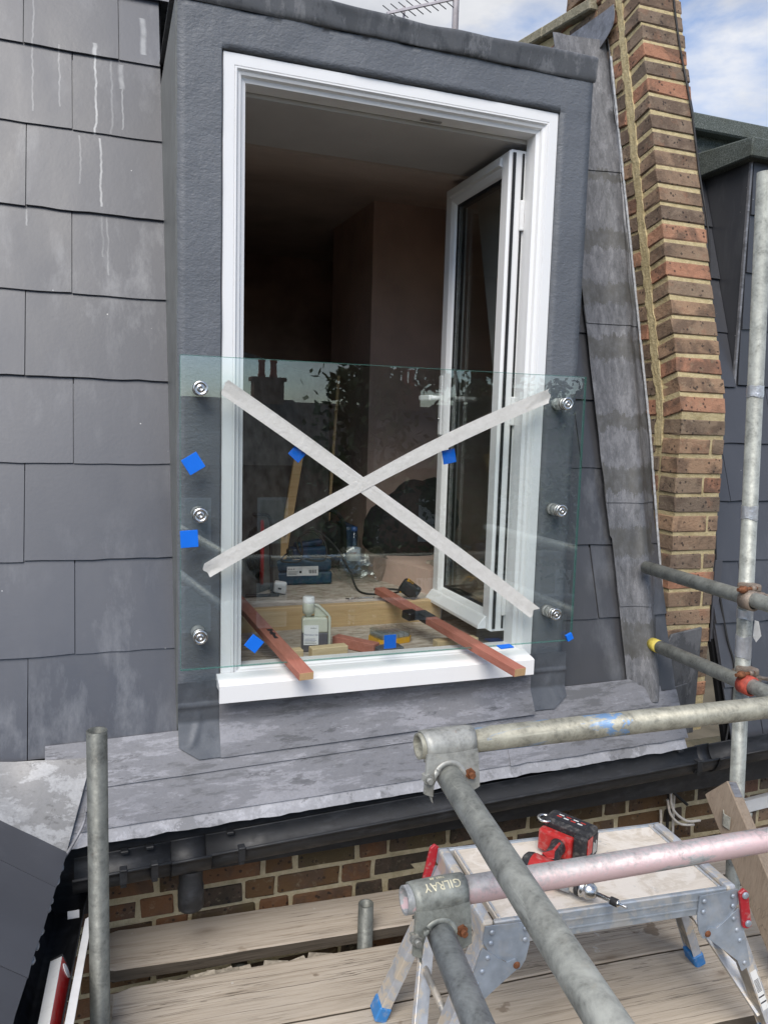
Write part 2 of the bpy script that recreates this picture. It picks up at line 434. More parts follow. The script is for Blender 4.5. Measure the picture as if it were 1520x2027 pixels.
def m_wood(name, lo, mid, hi, axis='x', scale=1.0, crack=0.7, rot=0.0, knots=True, rough=0.85, stain=0.0):
    g = NT(name)
    p = g.pos()
    if rot:
        p = g.mp(p, (1, 1, 1), (0, 0, 0), (0, 0, rot))
    s = {'x': (1.0, 26, 26), 'y': (26, 1.0, 26), 'z': (26, 26, 1.0)}[axis]
    pr = g.off(p, 5.0)
    pm = g.mp(pr, tuple(v * scale for v in s))
    w = g.noise(g.mp(pr, tuple(v * scale * 0.2 for v in s)), 1.3, 3, 0.5)
    add = g.n('ShaderNodeVectorMath', operation='ADD')
    sc_ = g.n('ShaderNodeVectorMath', operation='SCALE'); sc_.inputs['Scale'].default_value = 2.2
    cm = g.n('ShaderNodeCombineXYZ')
    g.l(w, cm.inputs[0]); g.l(w, cm.inputs[1]); g.l(w, cm.inputs[2])
    g.l(cm.outputs[0], sc_.inputs[0]); g.l(pm, add.inputs[0]); g.l(sc_.outputs[0], add.inputs[1])
    a = g.noise(add.outputs[0], 2.4, 8, 0.72, 0.2)
    f = g.noise(add.outputs[0], 9.0, 4, 0.6)
    c = g.ramp(g.math('ADD', g.math('MULTIPLY', a, 0.62), g.math('MULTIPLY', f, 0.38)), [(0.36, lo), (0.47, mid), (0.64, hi)])
    blot = g.noise(g.mp(p, (1.2, 3, 3)), 2.2, 4, 0.6)
    c = g.mix(g.ramp(blot, [(0.4, 0.0), (0.65, 0.35)]), c, hi)
    ck = g.noise(g.mp(add.outputs[0], (0.35, 1, 1) if axis == 'x' else (1, 0.35, 1)), 3.2, 3, 0.5)
    cm_ = g.math('LESS_THAN', g.math('ABSOLUTE', g.math('SUBTRACT', ck, 0.5)), 0.009)
    cm_ = g.math('MULTIPLY', cm_, g.ramp(g.noise(p, 2.3, 2), [(0.45, 0.0), (0.55, crack)]))
    c = g.mix(cm_, c, tuple(x * 0.25 for x in lo))
    if stain:
        st = g.ramp(g.noise(p, 7, 4, 0.6), [(0.66, 0.0), (0.69, stain)])
        c = g.mix(st, c, (0.12, 0.075, 0.04))
        ws = g.ramp(g.noise(g.mp(p, (1, 1, 1), (3, 9, 1)), 11, 5, 0.7), [(0.70, 0.0), (0.73, 0.85)])
        c = g.mix(ws, c, (0.62, 0.60, 0.55))
    if name == 'board':          # long drying splits along the boards
        qx, qy, qz = g.xyz(p)
        wob = g.math('MULTIPLY', g.math('SUBTRACT', g.noise(g.mp(p, (1, 0.05, 0.05)), 3.5, 4), 0.5), 0.022)
        yy = g.math('ADD', qy, wob)
        cw = g.ramp(g.noise(g.mp(p, (1, 0.1, 0.1)), 9, 2), [(0.35, 0.3), (0.6, 1.0)])
        for y0, xa, xb, w in SPLITS:
            m_ = g.math('LESS_THAN', g.math('ABSOLUTE', g.math('SUBTRACT', yy, y0)), g.math('MULTIPLY', cw, w))
            m_ = g.math('MULTIPLY', m_, g.math('MULTIPLY', g.math('GREATER_THAN', qx, xa), g.math('LESS_THAN', qx, xb)))
            c = g.mix(g.math('MULTIPLY', m_, 0.85), c, (0.045, 0.035, 0.025))
    if knots and stain:
        kv = g.n('ShaderNodeTexVoronoi'); kv.inputs['Scale'].default_value = 1.0
        g.l(g.mp(p, (2.6, 6.5, 0.01)), kv.inputs['Vector'])
        kd = kv.outputs['Distance']
        c = g.mix(g.ramp(kd, [(0.05, 0.85), (0.085, 0.35), (0.16, 0.0)]), c, (0.13, 0.085, 0.05))
    c = g.mix(0.35, c, g.ramp(g.rand(), [(0, lo), (1, hi)]))
    g.set(c, rough, 0, 0.3)
    g.bump(g.math('SUBTRACT', g.math('ADD', a, g.math('MULTIPLY', f, 0.4)), g.math('MULTIPLY', cm_, 1.5)), 0.4, 0.004)
    MATS[name] = g.m
BROT = R(3.7)
# across-the-board position (after turning the boards square), start, end, half width
SPLITS = [(2.018, -1, 4, .0017), (1.745, .45, 4, .0012), (1.712, .85, 4, .0013), (1.675, 1.0, 1.9, .0010), (1.950, -.1, .62, .0009), (1.835, .3, 1.1, .0009), (1.640, .6, 4, .0011), (2.075, .1, .9, .0008)]
m_wood('board', (0.22, 0.175, 0.125), (0.44, 0.375, 0.295), (0.59, 0.52, 0.43), 'x', 1.0, 0.9, BROT, True, 0.9, 0.8)
m_wood('board_inner', (0.24, 0.195, 0.145), (0.46, 0.395, 0.32), (0.61, 0.54, 0.46), 'x', 0.9, 0.6, BROT, True, 0.9, 0.35)
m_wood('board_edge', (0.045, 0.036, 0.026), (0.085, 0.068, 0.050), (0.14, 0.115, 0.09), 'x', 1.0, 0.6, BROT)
m_wood('plank', (0.16, 0.12, 0.085), (0.26, 0.20, 0.15), (0.34, 0.275, 0.21), 'z', 0.9, 0.5)
m_wood('pine', (0.36, 0.23, 0.10), (0.48, 0.32, 0.155), (0.58, 0.42, 0.23), 'x', 0.9, 0.2)
m_wood('pine_pale', (0.46, 0.34, 0.18), (0.58, 0.45, 0.26), (0.68, 0.56, 0.36), 'x', 1.1, 0.1)
m_wood('batten_red', (0.26, 0.085, 0.055), (0.36, 0.125, 0.085), (0.47, 0.20, 0.15), 'y', 1.0, 0.15)
m_wood('batten_end', (0.33, 0.19, 0.09), (0.46, 0.29, 0.14), (0.55, 0.37, 0.2), 'z', 3.0, 0.2)
m_wood('plywood', (0.50, 0.42, 0.31), (0.62, 0.54, 0.43), (0.72, 0.65, 0.55), 'x', 0.8, 0.1)

def m_chip():
    g = NT('chipboard')
    p = g.pos()
    a = g.noise(g.mp(p, (6, 18, 18)), 3.0, 6, 0.7, 0.6)
    c = g.ramp(a, [(0.38, (0.26, 0.215, 0.165)), (0.5, (0.44, 0.38, 0.31)), (0.62, (0.58, 0.52, 0.45))])
    c = g.mix(g.ramp(g.noise(p, 4, 4), [(0.45, 0.0), (0.7, 0.5)]), c, (0.44, 0.40, 0.35))
    g.set(c, 0.85, 0, 0.3)
    MATS['chipboard'] = g.m
m_chip()

def m_tape():
    g = NT('masking_tape')
    p = g.pos()
    n = g.noise(p, 55, 5, 0.65, 0.6)
    c = g.ramp(n, [(0.35, (0.72, 0.705, 0.66)), (0.65, (0.80, 0.785, 0.745))])
    t = g.n('ShaderNodeBsdfTranslucent'); g.l(c, t.inputs[0])
    mx = g.n('ShaderNodeMixShader'); mx.inputs[0].default_value = 0.25
    g.set(c, 0.75, 0, 0.25)
    g.l(g.b.outputs[0], mx.inputs[1]); g.l(t.outputs[0], mx.inputs[2])
    g.l(mx.outputs[0], g.out.inputs['Surface'])
    g.bump(g.math('ADD', g.noise(p, 140, 4), g.math('MULTIPLY', g.noise(p, 22, 4, 0.6, 1.5), 2.0)), 0.5, 0.002)
    MATS['tape'] = g.m
m_tape()

plain('cheek_paint', (0.135, 0.142, 0.138), 0.5, 0, 0.5, 0.2, 9, 0.3)
def m_felt():
    g = NT('mineral_felt')
    p = g.pos()
    n = g.noise(p, 240, 4, 0.8)
    c = g.ramp(n, [(0.35, (0.035, 0.042, 0.038)), (0.52, (0.10, 0.115, 0.105)), (0.70, (0.26, 0.28, 0.265))])
    c = g.mix(g.ramp(g.noise(p, 9, 4), [(0.5, 0.0), (0.7, 0.5)]), c, (0.055, 0.058, 0.042))
    g.set(c, 0.95, 0, 0.2)
    g.bump(n, 0.7, 0.004)
    MATS['felt'] = g.m
m_felt()

def m_black(name, col=(0.012, 0.012, 0.014), rough=0.35, dust=0.25):
    g = NT(name)
    p = g.pos()
    d = g.ramp(g.noise(g.mp(p, (1, 3, 3)), 9, 6, 0.7), [(0.5, 0.0), (0.75, dust)])
    g.set(g.mix(d, col, (0.16, 0.17, 0.19)), g.ramp(g.noise(p, 30, 4), [(0.3, rough), (0.7, rough + 0.2)]), 0, 0.5)
    MATS[name] = g.m
m_black('gutter_black', (0.012, 0.013, 0.015), 0.46, 0.2)
m_black('rubber', (0.015, 0.015, 0.016), 0.6, 0.15)
m_black('cable', (0.014, 0.014, 0.014), 0.55, 0.1)
m_black('bag_black', (0.008, 0.008, 0.009), 0.8, 0.05)
m_black('tape_black', (0.010, 0.010, 0.011), 0.32, 0.1)

def m_alu(name, base, paint=0.5):
    g = NT(name)
    p = g.pos()
    n = g.noise(g.mp(p, (4, 4, 4)), 5, 6, 0.7, 0.8)
    c = g.ramp(g.noise(p, 25, 4), [(0.3, tuple(x * 0.8 for x in base)), (0.7, tuple(x * 1.15 for x in base))])
    c = g.mix(g.ramp(n, [(0.50, 0.0), (0.58, paint)]), c, (0.70, 0.61, 0.48))
    g.set(c, 0.45, 0.35, 0.5)
    g.bump(n, 0.15, 0.003)
    MATS[name] = g.m
m_alu('alu', (0.52, 0.54, 0.57), 0.85)
m_alu('alu_side', (0.38, 0.42, 0.46), 0.3)
m_alu('alu_plate', (0.36, 0.41, 0.47), 0.12)
m_alu('alu_channel', (0.30, 0.29, 0.27), 0.5)

def m_platform():
    g = NT('platform_top')
    p = g.pos()
    a = g.noise(g.mp(p, (2, 22, 1)), 3.0, 6, 0.7)
    c = g.ramp(a, [(0.3, (0.55, 0.48, 0.39)), (0.6, (0.70, 0.63, 0.54))])
    pl = g.noise(p, 9, 8, 0.72, 0.8)
    c = g.mix(g.ramp(pl, [(0.46, 0.0), (0.54, 0.9)]), c, (0.76, 0.70, 0.62))
    c = g.mix(g.ramp(g.noise(p, 13, 7, 0.7), [(0.62, 0.0), (0.68, 0.7)]), c, (0.42, 0.42, 0.41))
    g.set(c, 0.85, 0, 0.3)
    g.bump(g.math('ADD', pl, a), 0.3, 0.004)
    MATS['platform_top'] = g.m
m_platform()

def m_tool(name, col, rough=0.5, dust=0.5):
    g = NT(name)
    p = g.pos()
    c = g.mix(g.ramp(g.noise(p, 60, 6, 0.7), [(0.50, 0.0), (0.70, dust)]), col, (0.45, 0.42, 0.38))
    g.set(c, rough, 0, 0.5)
    MATS[name] = g.m
m_tool('tool_red', (0.46, 0.022, 0.020), 0.42, 0.35)
m_tool('tool_black', (0.022, 0.022, 0.024), 0.55, 0.25)
m_tool('tool_blue', (0.006, 0.030, 0.075), 0.5, 0.12)
m_tool('case_blue', (0.008, 0.045, 0.085), 0.5, 0.10)
m_tool('level_red', (0.42, 0.012, 0.012), 0.35, 0.12)
m_tool('level_white', (0.74, 0.74, 0.71), 0.45, 0.25)
m_tool('latch_red', (0.42, 0.02, 0.03), 0.45, 0.55)
m_tool('foot_blue', (0.035, 0.20, 0.50), 0.5, 0.35)
m_tool('yellow_plastic', (0.62, 0.33, 0.02), 0.4, 0.2)
m_tool('reel_red', (0.36, 0.010, 0.012), 0.4, 0.1)

plain('pad_blue', (0.006, 0.155, 0.72), 0.55, 0, 0.3, 0.05, 20)
plain('plaster_pink', (0.56, 0.41, 0.335), 0.9, 0, 0.2, 0.2, 3)
plain('plaster_brown', (0.52, 0.375, 0.295), 0.9, 0, 0.2, 0.3, 3)
plain('plasterboard', (0.50, 0.485, 0.47), 0.9, 0, 0.2, 0.06, 5)
plain('ceiling_board', (0.55, 0.46, 0.40), 0.9, 0, 0.2, 0.1, 4)
plain('white_label', (0.74, 0.74, 0.72), 0.6, 0, 0.3, 0.04, 40)
plain('print_dark', (0.03, 0.03, 0.035), 0.6, 0, 0.3, 0.1, 40)
plain('print_blue', (0.06, 0.08, 0.20), 0.6, 0, 0.3, 0.1, 40)
plain('print_red', (0.50, 0.05, 0.04), 0.6, 0, 0.3, 0.1, 40)
plain('oil_plastic', (0.52, 0.53, 0.43), 0.35, 0, 0.5, 0.06, 20)
plain('oil_dark', (0.10, 0.10, 0.115), 0.3, 0, 0.5, 0.15, 20)
plain('oil_foot', (0.09, 0.05, 0.055), 0.3, 0, 0.5, 0.3, 30)
plain('white_plastic', (0.76, 0.76, 0.75), 0.35, 0, 0.5, 0.05, 30)
plain('dark_gap', (0.010, 0.010, 0.011), 0.9, 0, 0.1, 0.2, 10)
plain('black_gasket', (0.012, 0.012, 0.013), 0.5, 0, 0.4, 0.1, 10)
plain('foil_board', (0.16, 0.165, 0.155), 0.45, 0.4, 0.5, 0.5, 16)
plain('sheet_grey', (0.30, 0.31, 0.32), 0.35, 0, 0.5, 0.4, 9)
plain('brass', (0.62, 0.42, 0.12), 0.35, 1.0, 0.5, 0.1, 40)
plain('cap_blue', (0.03, 0.08, 0.22), 0.4, 0, 0.5, 0.05, 20)
plain('sealant', (0.36, 0.37, 0.38), 0.6, 0, 0.4, 0.35, 60, 0.5)
plain('silver_tape', (0.60, 0.61, 0.63), 0.3, 0.6, 0.5, 0.15, 70, 0.4)
plain('yellow_tape', (0.62, 0.50, 0.10), 0.55, 0, 0.4, 0.3, 60)
plain('aerial_metal', (0.55, 0.50, 0.50), 0.45, 0.3, 0.5, 0.15, 30)
plain('aerial_dark', (0.03, 0.03, 0.035), 0.5, 0, 0.4, 0.1, 30)
plain('white_cable', (0.66, 0.62, 0.56), 0.5, 0, 0.4, 0.15, 60)
plain('earth', (0.10, 0.085, 0.06), 0.95, 0, 0.1, 0.4, 0.8)
plain('roof_tile', (0.070, 0.058, 0.050), 0.8, 0, 0.3, 0.3, 3)
plain('house_brick', (0.22, 0.13, 0.085), 0.9, 0, 0.2, 0.25, 4)
plain('house_cream', (0.52, 0.47, 0.38), 0.9, 0, 0.2, 0.1, 2)
plain('chimney_pot', (0.30, 0.095, 0.055), 0.8, 0, 0.3, 0.2, 5)
plain('bark', (0.10, 0.08, 0.055), 0.95, 0, 0.2, 0.3, 6)
plain('stop_white', (0.62, 0.62, 0.62), 0.5, 0, 0.4, 0.1, 60)
plain('rubble', (0.34, 0.30, 0.24), 0.95, 0, 0.2, 0.4, 60, 0.5)
def m_leaf():
    g = NT('leaf')
    c = g.ramp(g.noise(g.pos(), 1.6, 3), [(0.3, (0.035, 0.062, 0.018)), (0.7, (0.085, 0.125, 0.035))])
    g.set(c, 0.6, 0, 0.4)
    MATS['leaf'] = g.m
m_leaf()
M = MATS

# ------------------------------------------------------------------ mesh helpers
def V(*a):
    return Vector(a)
def link(name, me, parent=None, mat=None, mats=None):
    o = bpy.data.objects.new(name, me)
    COL.objects.link(o)
    if mats:
        for m in mats:
            me.materials.append(m)
    elif mat is not None and not me.materials:
        me.materials.append(M[mat] if isinstance(mat, str) else mat)
    if parent is not None:
        o.parent = parent
        o.matrix_parent_inverse = parent.matrix_basis.inverted() if parent.parent is None else (parent.parent.matrix_basis @ parent.matrix_parent_inverse @ parent.matrix_basis).inverted()
    return o
def thing(name, label, cat, loc=(0, 0, 0), group=None):
    o = bpy.data.objects.new(name, None)
    COL.objects.link(o)
    o.empty_display_size = 0.05
    o.location = loc
    o.matrix_basis = Matrix.Translation(Vector(loc))
    return tag(o, label, cat, group)
def tag(o, label, cat, group=None):
    o['label'] = label; o['category'] = cat
    if group:
        o['group'] = group
    return o
def struct(o):
    o['kind'] = 'structure'
    return o
def stuff(o):
    o['kind'] = 'stuff'
    return o
def from_bm(name, bm, mat, parent=None, smooth=False):
    me = bpy.data.meshes.new(name)
    bmesh.ops.recalc_face_normals(bm, faces=bm.faces)
    bm.to_mesh(me); bm.free()
    if smooth:
        for p in me.polygons:
            p.use_smooth = True
    return link(name, me, parent, mat)
def pymesh(name, vs, fs, mat, parent=None, smooth=False):
    me = bpy.data.meshes.new(name)
    me.from_pydata([tuple(v) for v in vs], [], fs)
    me.update()
    bm = bmesh.new(); bm.from_mesh(me)
    bmesh.ops.recalc_face_normals(bm, faces=bm.faces)
    bm.to_mesh(me); bm.free()
    if smooth:
        for p in me.polygons:
            p.use_smooth = True
    return link(name, me, parent, mat)
def add_box(bm, lo, hi, mx=None, bev=0.0, seg=1):
    lo = Vector(lo); hi = Vector(hi)
    c = (lo + hi) / 2; s = hi - lo
    r = bmesh.ops.create_cube(bm, size=1.0)
    vs = r['verts']
    bmesh.ops.transform(bm, matrix=Matrix.Translation(c) @ Matrix.Diagonal((s.x, s.y, s.z, 1)), verts=vs)
    if bev > 0:
        es = list({e for v in vs for e in v.link_edges})
        r = bmesh.ops.bevel(bm, geom=es, offset=bev, segments=seg, affect='EDGES', profile=0.5)
        vs = list({v for f in r['faces'] for v in f.verts} | {v for v in vs if v.is_valid})
    if mx is not None:
        bmesh.ops.transform(bm, matrix=mx, verts=vs)
    return vs
def box(name, lo, hi, mat, parent=None, bev=0.0, mx=None, seg=1):
    bm = bmesh.new()
    add_box(bm, lo, hi, mx, bev, seg)
    return from_bm(name, bm, mat, parent)
def frame_of(d, up=(0, 0, 1)):
    d = Vector(d).normalized(); up = Vector(up)
    if abs(d.dot(up)) > 0.98:
        up = Vector((1, 0, 0))
    a = d.cross(up).normalized()
    b = a.cross(d).normalized()
    return a, b, d
def add_tube(bm, p0, p1, r, seg=28, ri=None, r1=None, caps=True):
    p0 = Vector(p0); p1 = Vector(p1)
    a, b, d = frame_of(p1 - p0)
    r1 = r if r1 is None else r1
    def ring(c, rr):
        return [bm.verts.new(c + a * math.cos(2 * math.pi * i / seg) * rr + b * math.sin(2 * math.pi * i / seg) * rr) for i in range(seg)]
    A, B = ring(p0, r), ring(p1, r1)
    for i in range(seg):
        j = (i + 1) % seg
        f = bm.faces.new((A[i], A[j], B[j], B[i])); f.smooth = True
    if ri:
        C, D = ring(p0, ri), ring(p1, ri * r1 / r)
        for i in range(seg):
            j = (i + 1) % seg
            f = bm.faces.new((C[j], C[i], D[i], D[j])); f.smooth = True
            bm.faces.new((A[j], A[i], C[i], C[j]))
            bm.faces.new((B[i], B[j], D[j], D[i]))
    elif caps:
        bm.faces.new(A[::-1]); bm.faces.new(B)
def tube(name, p0, p1, r, mat, parent=None, ri=None, seg=28, r1=None):
    bm = bmesh.new()
    add_tube(bm, p0, p1, r, seg, ri, r1)
    me = bpy.data.meshes.new(name)
    bm.to_mesh(me); bm.free()
    return link(name, me, parent, mat)
def add_lathe(bm, prof, base, axis=(0, 0, 1), seg=32):
    base = Vector(base)
    a, b, d = frame_of(axis)
    rings = []
    for r, h in prof:
        if r < 1e-6:
            rings.append([bm.verts.new(base + d * h)])
        else:
            rings.append([bm.verts.new(base + d * h + a * math.cos(2 * math.pi * i / seg) * r + b * math.sin(2 * math.pi * i / seg) * r) for i in range(seg)])
    for A, B in zip(rings, rings[1:]):
        for i in range(seg):
            j = (i + 1) % seg
            if len(A) == 1 and len(B) == 1:
                continue
            if len(A) == 1:
                f = bm.faces.new((A[0], B[j], B[i]))
            elif len(B) == 1:
                f = bm.faces.new((A[i], A[j], B[0]))
            else:
                f = bm.faces.new((A[i], A[j], B[j], B[i]))
            f.smooth = True
def lathe(name, prof, base, axis, mat, parent=None, seg=32):
    bm = bmesh.new()
    add_lathe(bm, prof, base, axis, seg)
    bmesh.ops.recalc_face_normals(bm, faces=bm.faces)
    me = bpy.data.meshes.new(name)
    bm.to_mesh(me); bm.free()
    o = link(name, me, parent, mat)
    return o
def smooth_path(pts, n=8):
    pts = [Vector(p) for p in pts]
    out = []
    for i in range(len(pts) - 1):
        p0 = pts[max(i - 1, 0)]; p1 = pts[i]; p2 = pts[i + 1]; p3 = pts[min(i + 2, len(pts) - 1)]
        for k in range(n):
            t = k / n
            out.append(0.5 * ((2 * p1) + (p2 - p0) * t + (2 * p0 - 5 * p1 + 4 * p2 - p3) * t * t + (3 * p1 - p0 - 3 * p2 + p3) * t ** 3))
    out.append(pts[-1])
    return out
def add_cable(bm, pts, r, seg=8, n=8):
    P = smooth_path(pts, n)
    up = Vector((0.13, 0.2, 0.97))
    prev = None
    for i, p in enumerate(P):
        d = (P[min(i + 1, len(P) - 1)] - P[max(i - 1, 0)])
        a, b, _ = frame_of(d, up)
        ring = [bm.verts.new(p + a * math.cos(2 * math.pi * k / seg) * r + b * math.sin(2 * math.pi * k / seg) * r) for k in range(seg)]
        if prev:
            for k in range(seg):
                j = (k + 1) % seg
                f = bm.faces.new((prev[k], prev[j], ring[j], ring[k])); f.smooth = True
        else:
            bm.faces.new(ring[::-1])
        prev = ring
    bm.faces.new(prev)
def cable(name, pts, r, mat, parent=None, seg=8, n=8):
    bm = bmesh.new()
    add_cable(bm, pts, r, seg, n)
    me = bpy.data.meshes.new(name)
    bm.to_mesh(me); bm.free()
    return link(name, me, parent, mat)
def add_prism(bm, poly, ext):
    """poly: planar list of 3-D points; ext: extrusion vector"""
    e = Vector(ext)
    A = [bm.verts.new(Vector(p)) for p in poly]
    B = [bm.verts.new(Vector(p) + e) for p in poly]
    n = len(poly)
    bm.faces.new(A); bm.faces.new(B[::-1])
    for i in range(n):
        j = (i + 1) % n
        bm.faces.new((A[j], A[i], B[i], B[j]))
def prism(name, poly, ext, mat, parent=None, bev=0.0):
    bm = bmesh.new()
    add_prism(bm, poly, ext)
    bmesh.ops.recalc_face_normals(bm, faces=bm.faces)
    if bev:
        bmesh.ops.bevel(bm, geom=list(bm.edges), offset=bev, segments=1, affect='EDGES', profile=0.5)
    return from_bm(name, bm, mat, parent)
def sheet(name, fn, nu, nv, thick, mat, parent=None, smooth=True):
    """a dressed sheet: fn(u, v) gives the surface, thickened along its normal; the rim keeps its own vertices so that edges stay crisp"""
    P = [[Vector(fn(i / nu, j / nv)) for j in range(nv + 1)] for i in range(nu + 1)]
    N = [[None] * (nv + 1) for _ in range(nu + 1)]
    for i in range(nu + 1):
        for j in range(nv + 1):
            n = (P[min(i + 1, nu)][j] - P[max(i - 1, 0)][j]).cross(P[i][min(j + 1, nv)] - P[i][max(j - 1, 0)])
            N[i][j] = n.normalized() if n.length > 1e-9 else Vector((0, -1, 0))
    Q = [[P[i][j] - N[i][j] * thick for j in range(nv + 1)] for i in range(nu + 1)]
    w = nv + 1
    vs = [p for row in P for p in row]
    base = len(vs)
    vs += [p for row in Q for p in row]
    fs = []
    for i in range(nu):
        for j in range(nv):
            a, b, c, d = i * w + j, (i + 1) * w + j, (i + 1) * w + j + 1, i * w + j + 1
            fs.append((a, b, c, d)); fs.append((base + d, base + c, base + b, base + a))
    nsm = len(fs)
    loop = [(i, 0) for i in range(nu)] + [(nu, j) for j in range(nv)] + [(i, nv) for i in range(nu, 0, -1)] + [(0, j) for j in range(nv, 0, -1)]
    r0 = len(vs)
    for i, j in loop:
        vs += [P[i][j], Q[i][j]]
    m = len(loop)
    for k in range(m):
        l = (k + 1) % m
        fs.append((r0 + 2 * l, r0 + 2 * k, r0 + 2 * k + 1, r0 + 2 * l + 1))
    me = bpy.data.meshes.new(name)
    me.from_pydata([tuple(v) for v in vs], [], fs)
    me.update()
    if smooth:
        for k, p in enumerate(me.polygons):
            p.use_smooth = k < nsm
    return link(name, me, parent, mat)
def nz(x, y, z=0.0, s=1.0):
    return mnoise.noise(Vector((x * s, y * s, z * s)))
def text_obj(name, body, size, mx, mat, parent=None, warp=None, ext=0.0004, align='CENTER'):
    cu = bpy.data.curves.new(name, 'FONT')
    cu.body = body; cu.size = size; cu.extrude = ext
    cu.align_x = align; cu.align_y = 'CENTER'; cu.resolution_u = 2
    tmp = bpy.data.objects.new(name, cu)
    COL.objects.link(tmp)
    dg = bpy.context.evaluated_depsgraph_get()
    me = bpy.data.meshes.new_from_object(tmp.evaluated_get(dg))
    bpy.data.objects.remove(tmp); bpy.data.curves.remove(cu)
    me.name = name
    for v in me.vertices:
        v.co = warp(v.co) if warp else mx @ v.co
    me.materials.clear()
    return link(name, me, parent, mat)
def basis(o, ex, ey, ez):
    ex, ey, ez, o = Vector(ex), Vector(ey), Vector(ez), Vector(o)
    return Matrix(((ex.x, ey.x, ez.x, o.x), (ex.y, ey.y, ez.y, o.y), (ex.z, ey.z, ez.z, o.z), (0, 0, 0, 1)))

# ------------------------------------------------------------------ pieces shared by many
SLOPE = R(16.5)
SY0 = 2.62
def slope_y(z):
    return SY0 + math.tan(SLOPE) * z
def slate_mesh(w, length, t=0.006, seed=0, chip=0.0022):
    rnd = random.Random(seed)
    bm = bmesh.new()
    n = max(3, int(w / 0.045))
    bot = [(-w / 2 + w * i / n, rnd.uniform(-chip, chip)) for i in range(n + 1)]
    pts = [Vector((x, y, 0)) for x, y in bot] + [Vector((w / 2, length, 0)), Vector((-w / 2, length, 0))]
    add_prism(bm, pts, (0, 0, t))
    me = bpy.data.meshes.new('slate')
    bmesh.ops.recalc_face_normals(bm, faces=bm.faces)
    bm.to_mesh(me); bm.free()
    return me
_sl = {}
def slate(parent, org, ex, ey, ez, w, length, mat, lift=0.009, gauge=0.28, seed=None):
    """one slate: org = middle of its tail, ex along the course, ey up the slope, ez outwards"""
    seed = random.randint(0, 7) if seed is None else seed
    key = (round(w, 3), round(length, 3), mat, seed)
    if key not in _sl:
        _sl[key] = slate_mesh(w, length, 0.006, seed)
        _sl[key].materials.append(M[mat])
    o = link('slate', _sl[key], parent)
    ex, ey, ez = Vector(ex), Vector(ey), Vector(ez)
    ang = -math.atan2(lift, gauge) + random.uniform(-0.003, 0.003)
    e2 = ey * math.cos(ang) + ez * math.sin(ang)
    e3 = ez * math.cos(ang) - ey * math.sin(ang)
    lift += random.uniform(-.0015, .002)
    o.matrix_basis = basis(Vector(org) + ez * lift, ex, e2, e3) @ Matrix.Rotation(random.uniform(-0.003, 0.003), 4, 'Z')
    return o
def brick_mesh(l, w, h, seed, mat):
    rnd = random.Random(seed)
    bm = bmesh.new()
    add_box(bm, (-l / 2, -w / 2, -h / 2), (l / 2, w / 2, h / 2), None, 0.0045, 1)
    for v in bm.verts:
        v.co += Vector((rnd.uniform(-1, 1) * .0034, rnd.uniform(-1, 1) * .0022, rnd.uniform(-1, 1) * .0034))
    bmesh.ops.recalc_face_normals(bm, faces=bm.faces)
    me = bpy.data.meshes.new('brick')
    bm.to_mesh(me); bm.free()
    me.materials.append(M[mat])
    return me
_bk = {}
def brick(parent, c, l, w, h, mat, rz=0.0, ry=0.0, rx=0.0):
    seed = random.randint(0, 6)
    key = (round(l, 3), round(w, 3), round(h, 3), mat, seed)
    if key not in _bk:
        _bk[key] = brick_mesh(l, w, h, seed, mat)
    o = link('brick', _bk[key], parent)
    o.matrix_basis = Matrix.Translation(Vector(c)) @ Matrix.Rotation(rz + random.uniform(-.006, .006), 4, 'Z') @ Matrix.Rotation(ry + random.uniform(-.008, .008), 4, 'Y') @ Matrix.Rotation(rx, 4, 'X')
    return o

# ================================================================== SETTING
g = pymesh('ground', [(-900, -900, -9.2), (900, -900, -9.2), (900, 900, -9.2), (-900, 900, -9.2)], [(0, 1, 2, 3)], 'earth')
struct(g)

# ------------------------------------------------------------------ main mansard slope with its slates
ss, cs = math.sin(SLOPE), math.cos(SLOPE)
EX, EY, EZ = V(1, 0, 0), V(0, ss, cs), V(0, -cs, ss)
roof = thing('slate_roof', 'steep grey slate-hung mansard slope either side of the painted dormer', 'roof', (0.0, 2.33, -0.98))
tails = [-.982, -.706, -.436, -.148, .118, .388, .662, .943, 1.221]
zs = .193
for k, z in enumerate(tails):
    nxt = tails[k + 1] if k + 1 < len(tails) else z + .276
    gauge = (nxt - z) / cs
    if k % 2 == 0:
        edges = [zs, -.235 + (0.012 if k == 0 else 0)]
        if k == 8:
            edges = [zs, .055, -.245]
    else:
        edges = [zs, -.095 + random.uniform(-.004, .004)]
    while edges[-1] > -1.15:
        edges.append(edges[-1] - .299)
    for a, b in zip(edges, edges[1:]):
        slate(roof, (((a + b) / 2), slope_y(z), z), EX, EY, EZ, a - b - .0028, min(.56, gauge * 2, (1.53 - z) / cs), 'slate', .008, gauge)
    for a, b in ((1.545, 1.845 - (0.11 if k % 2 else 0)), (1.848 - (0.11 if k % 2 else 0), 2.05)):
        slate(roof, ((a + b) / 2, slope_y(z), z), EX, EY, EZ, b - a - .0028, min(.56, gauge * 2, (1.53 - z) / cs), 'slate_dim_sheen', .008, gauge)
def deck_pts(x0, x1, z0, z1, off):
    return [V(x, slope_y(z), z) - EZ * off for x, z in ((x0, z0), (x1, z0), (x1, z1), (x0, z1))]
prism('roof_deck', deck_pts(-1.6, .20, -1.05, 1.51, .022), -EZ * .02, 'dark_gap', roof)
prism('roof_deck', deck_pts(1.53, 2.06, -1.05, 1.51, .022), -EZ * .02, 'dark_gap', roof)
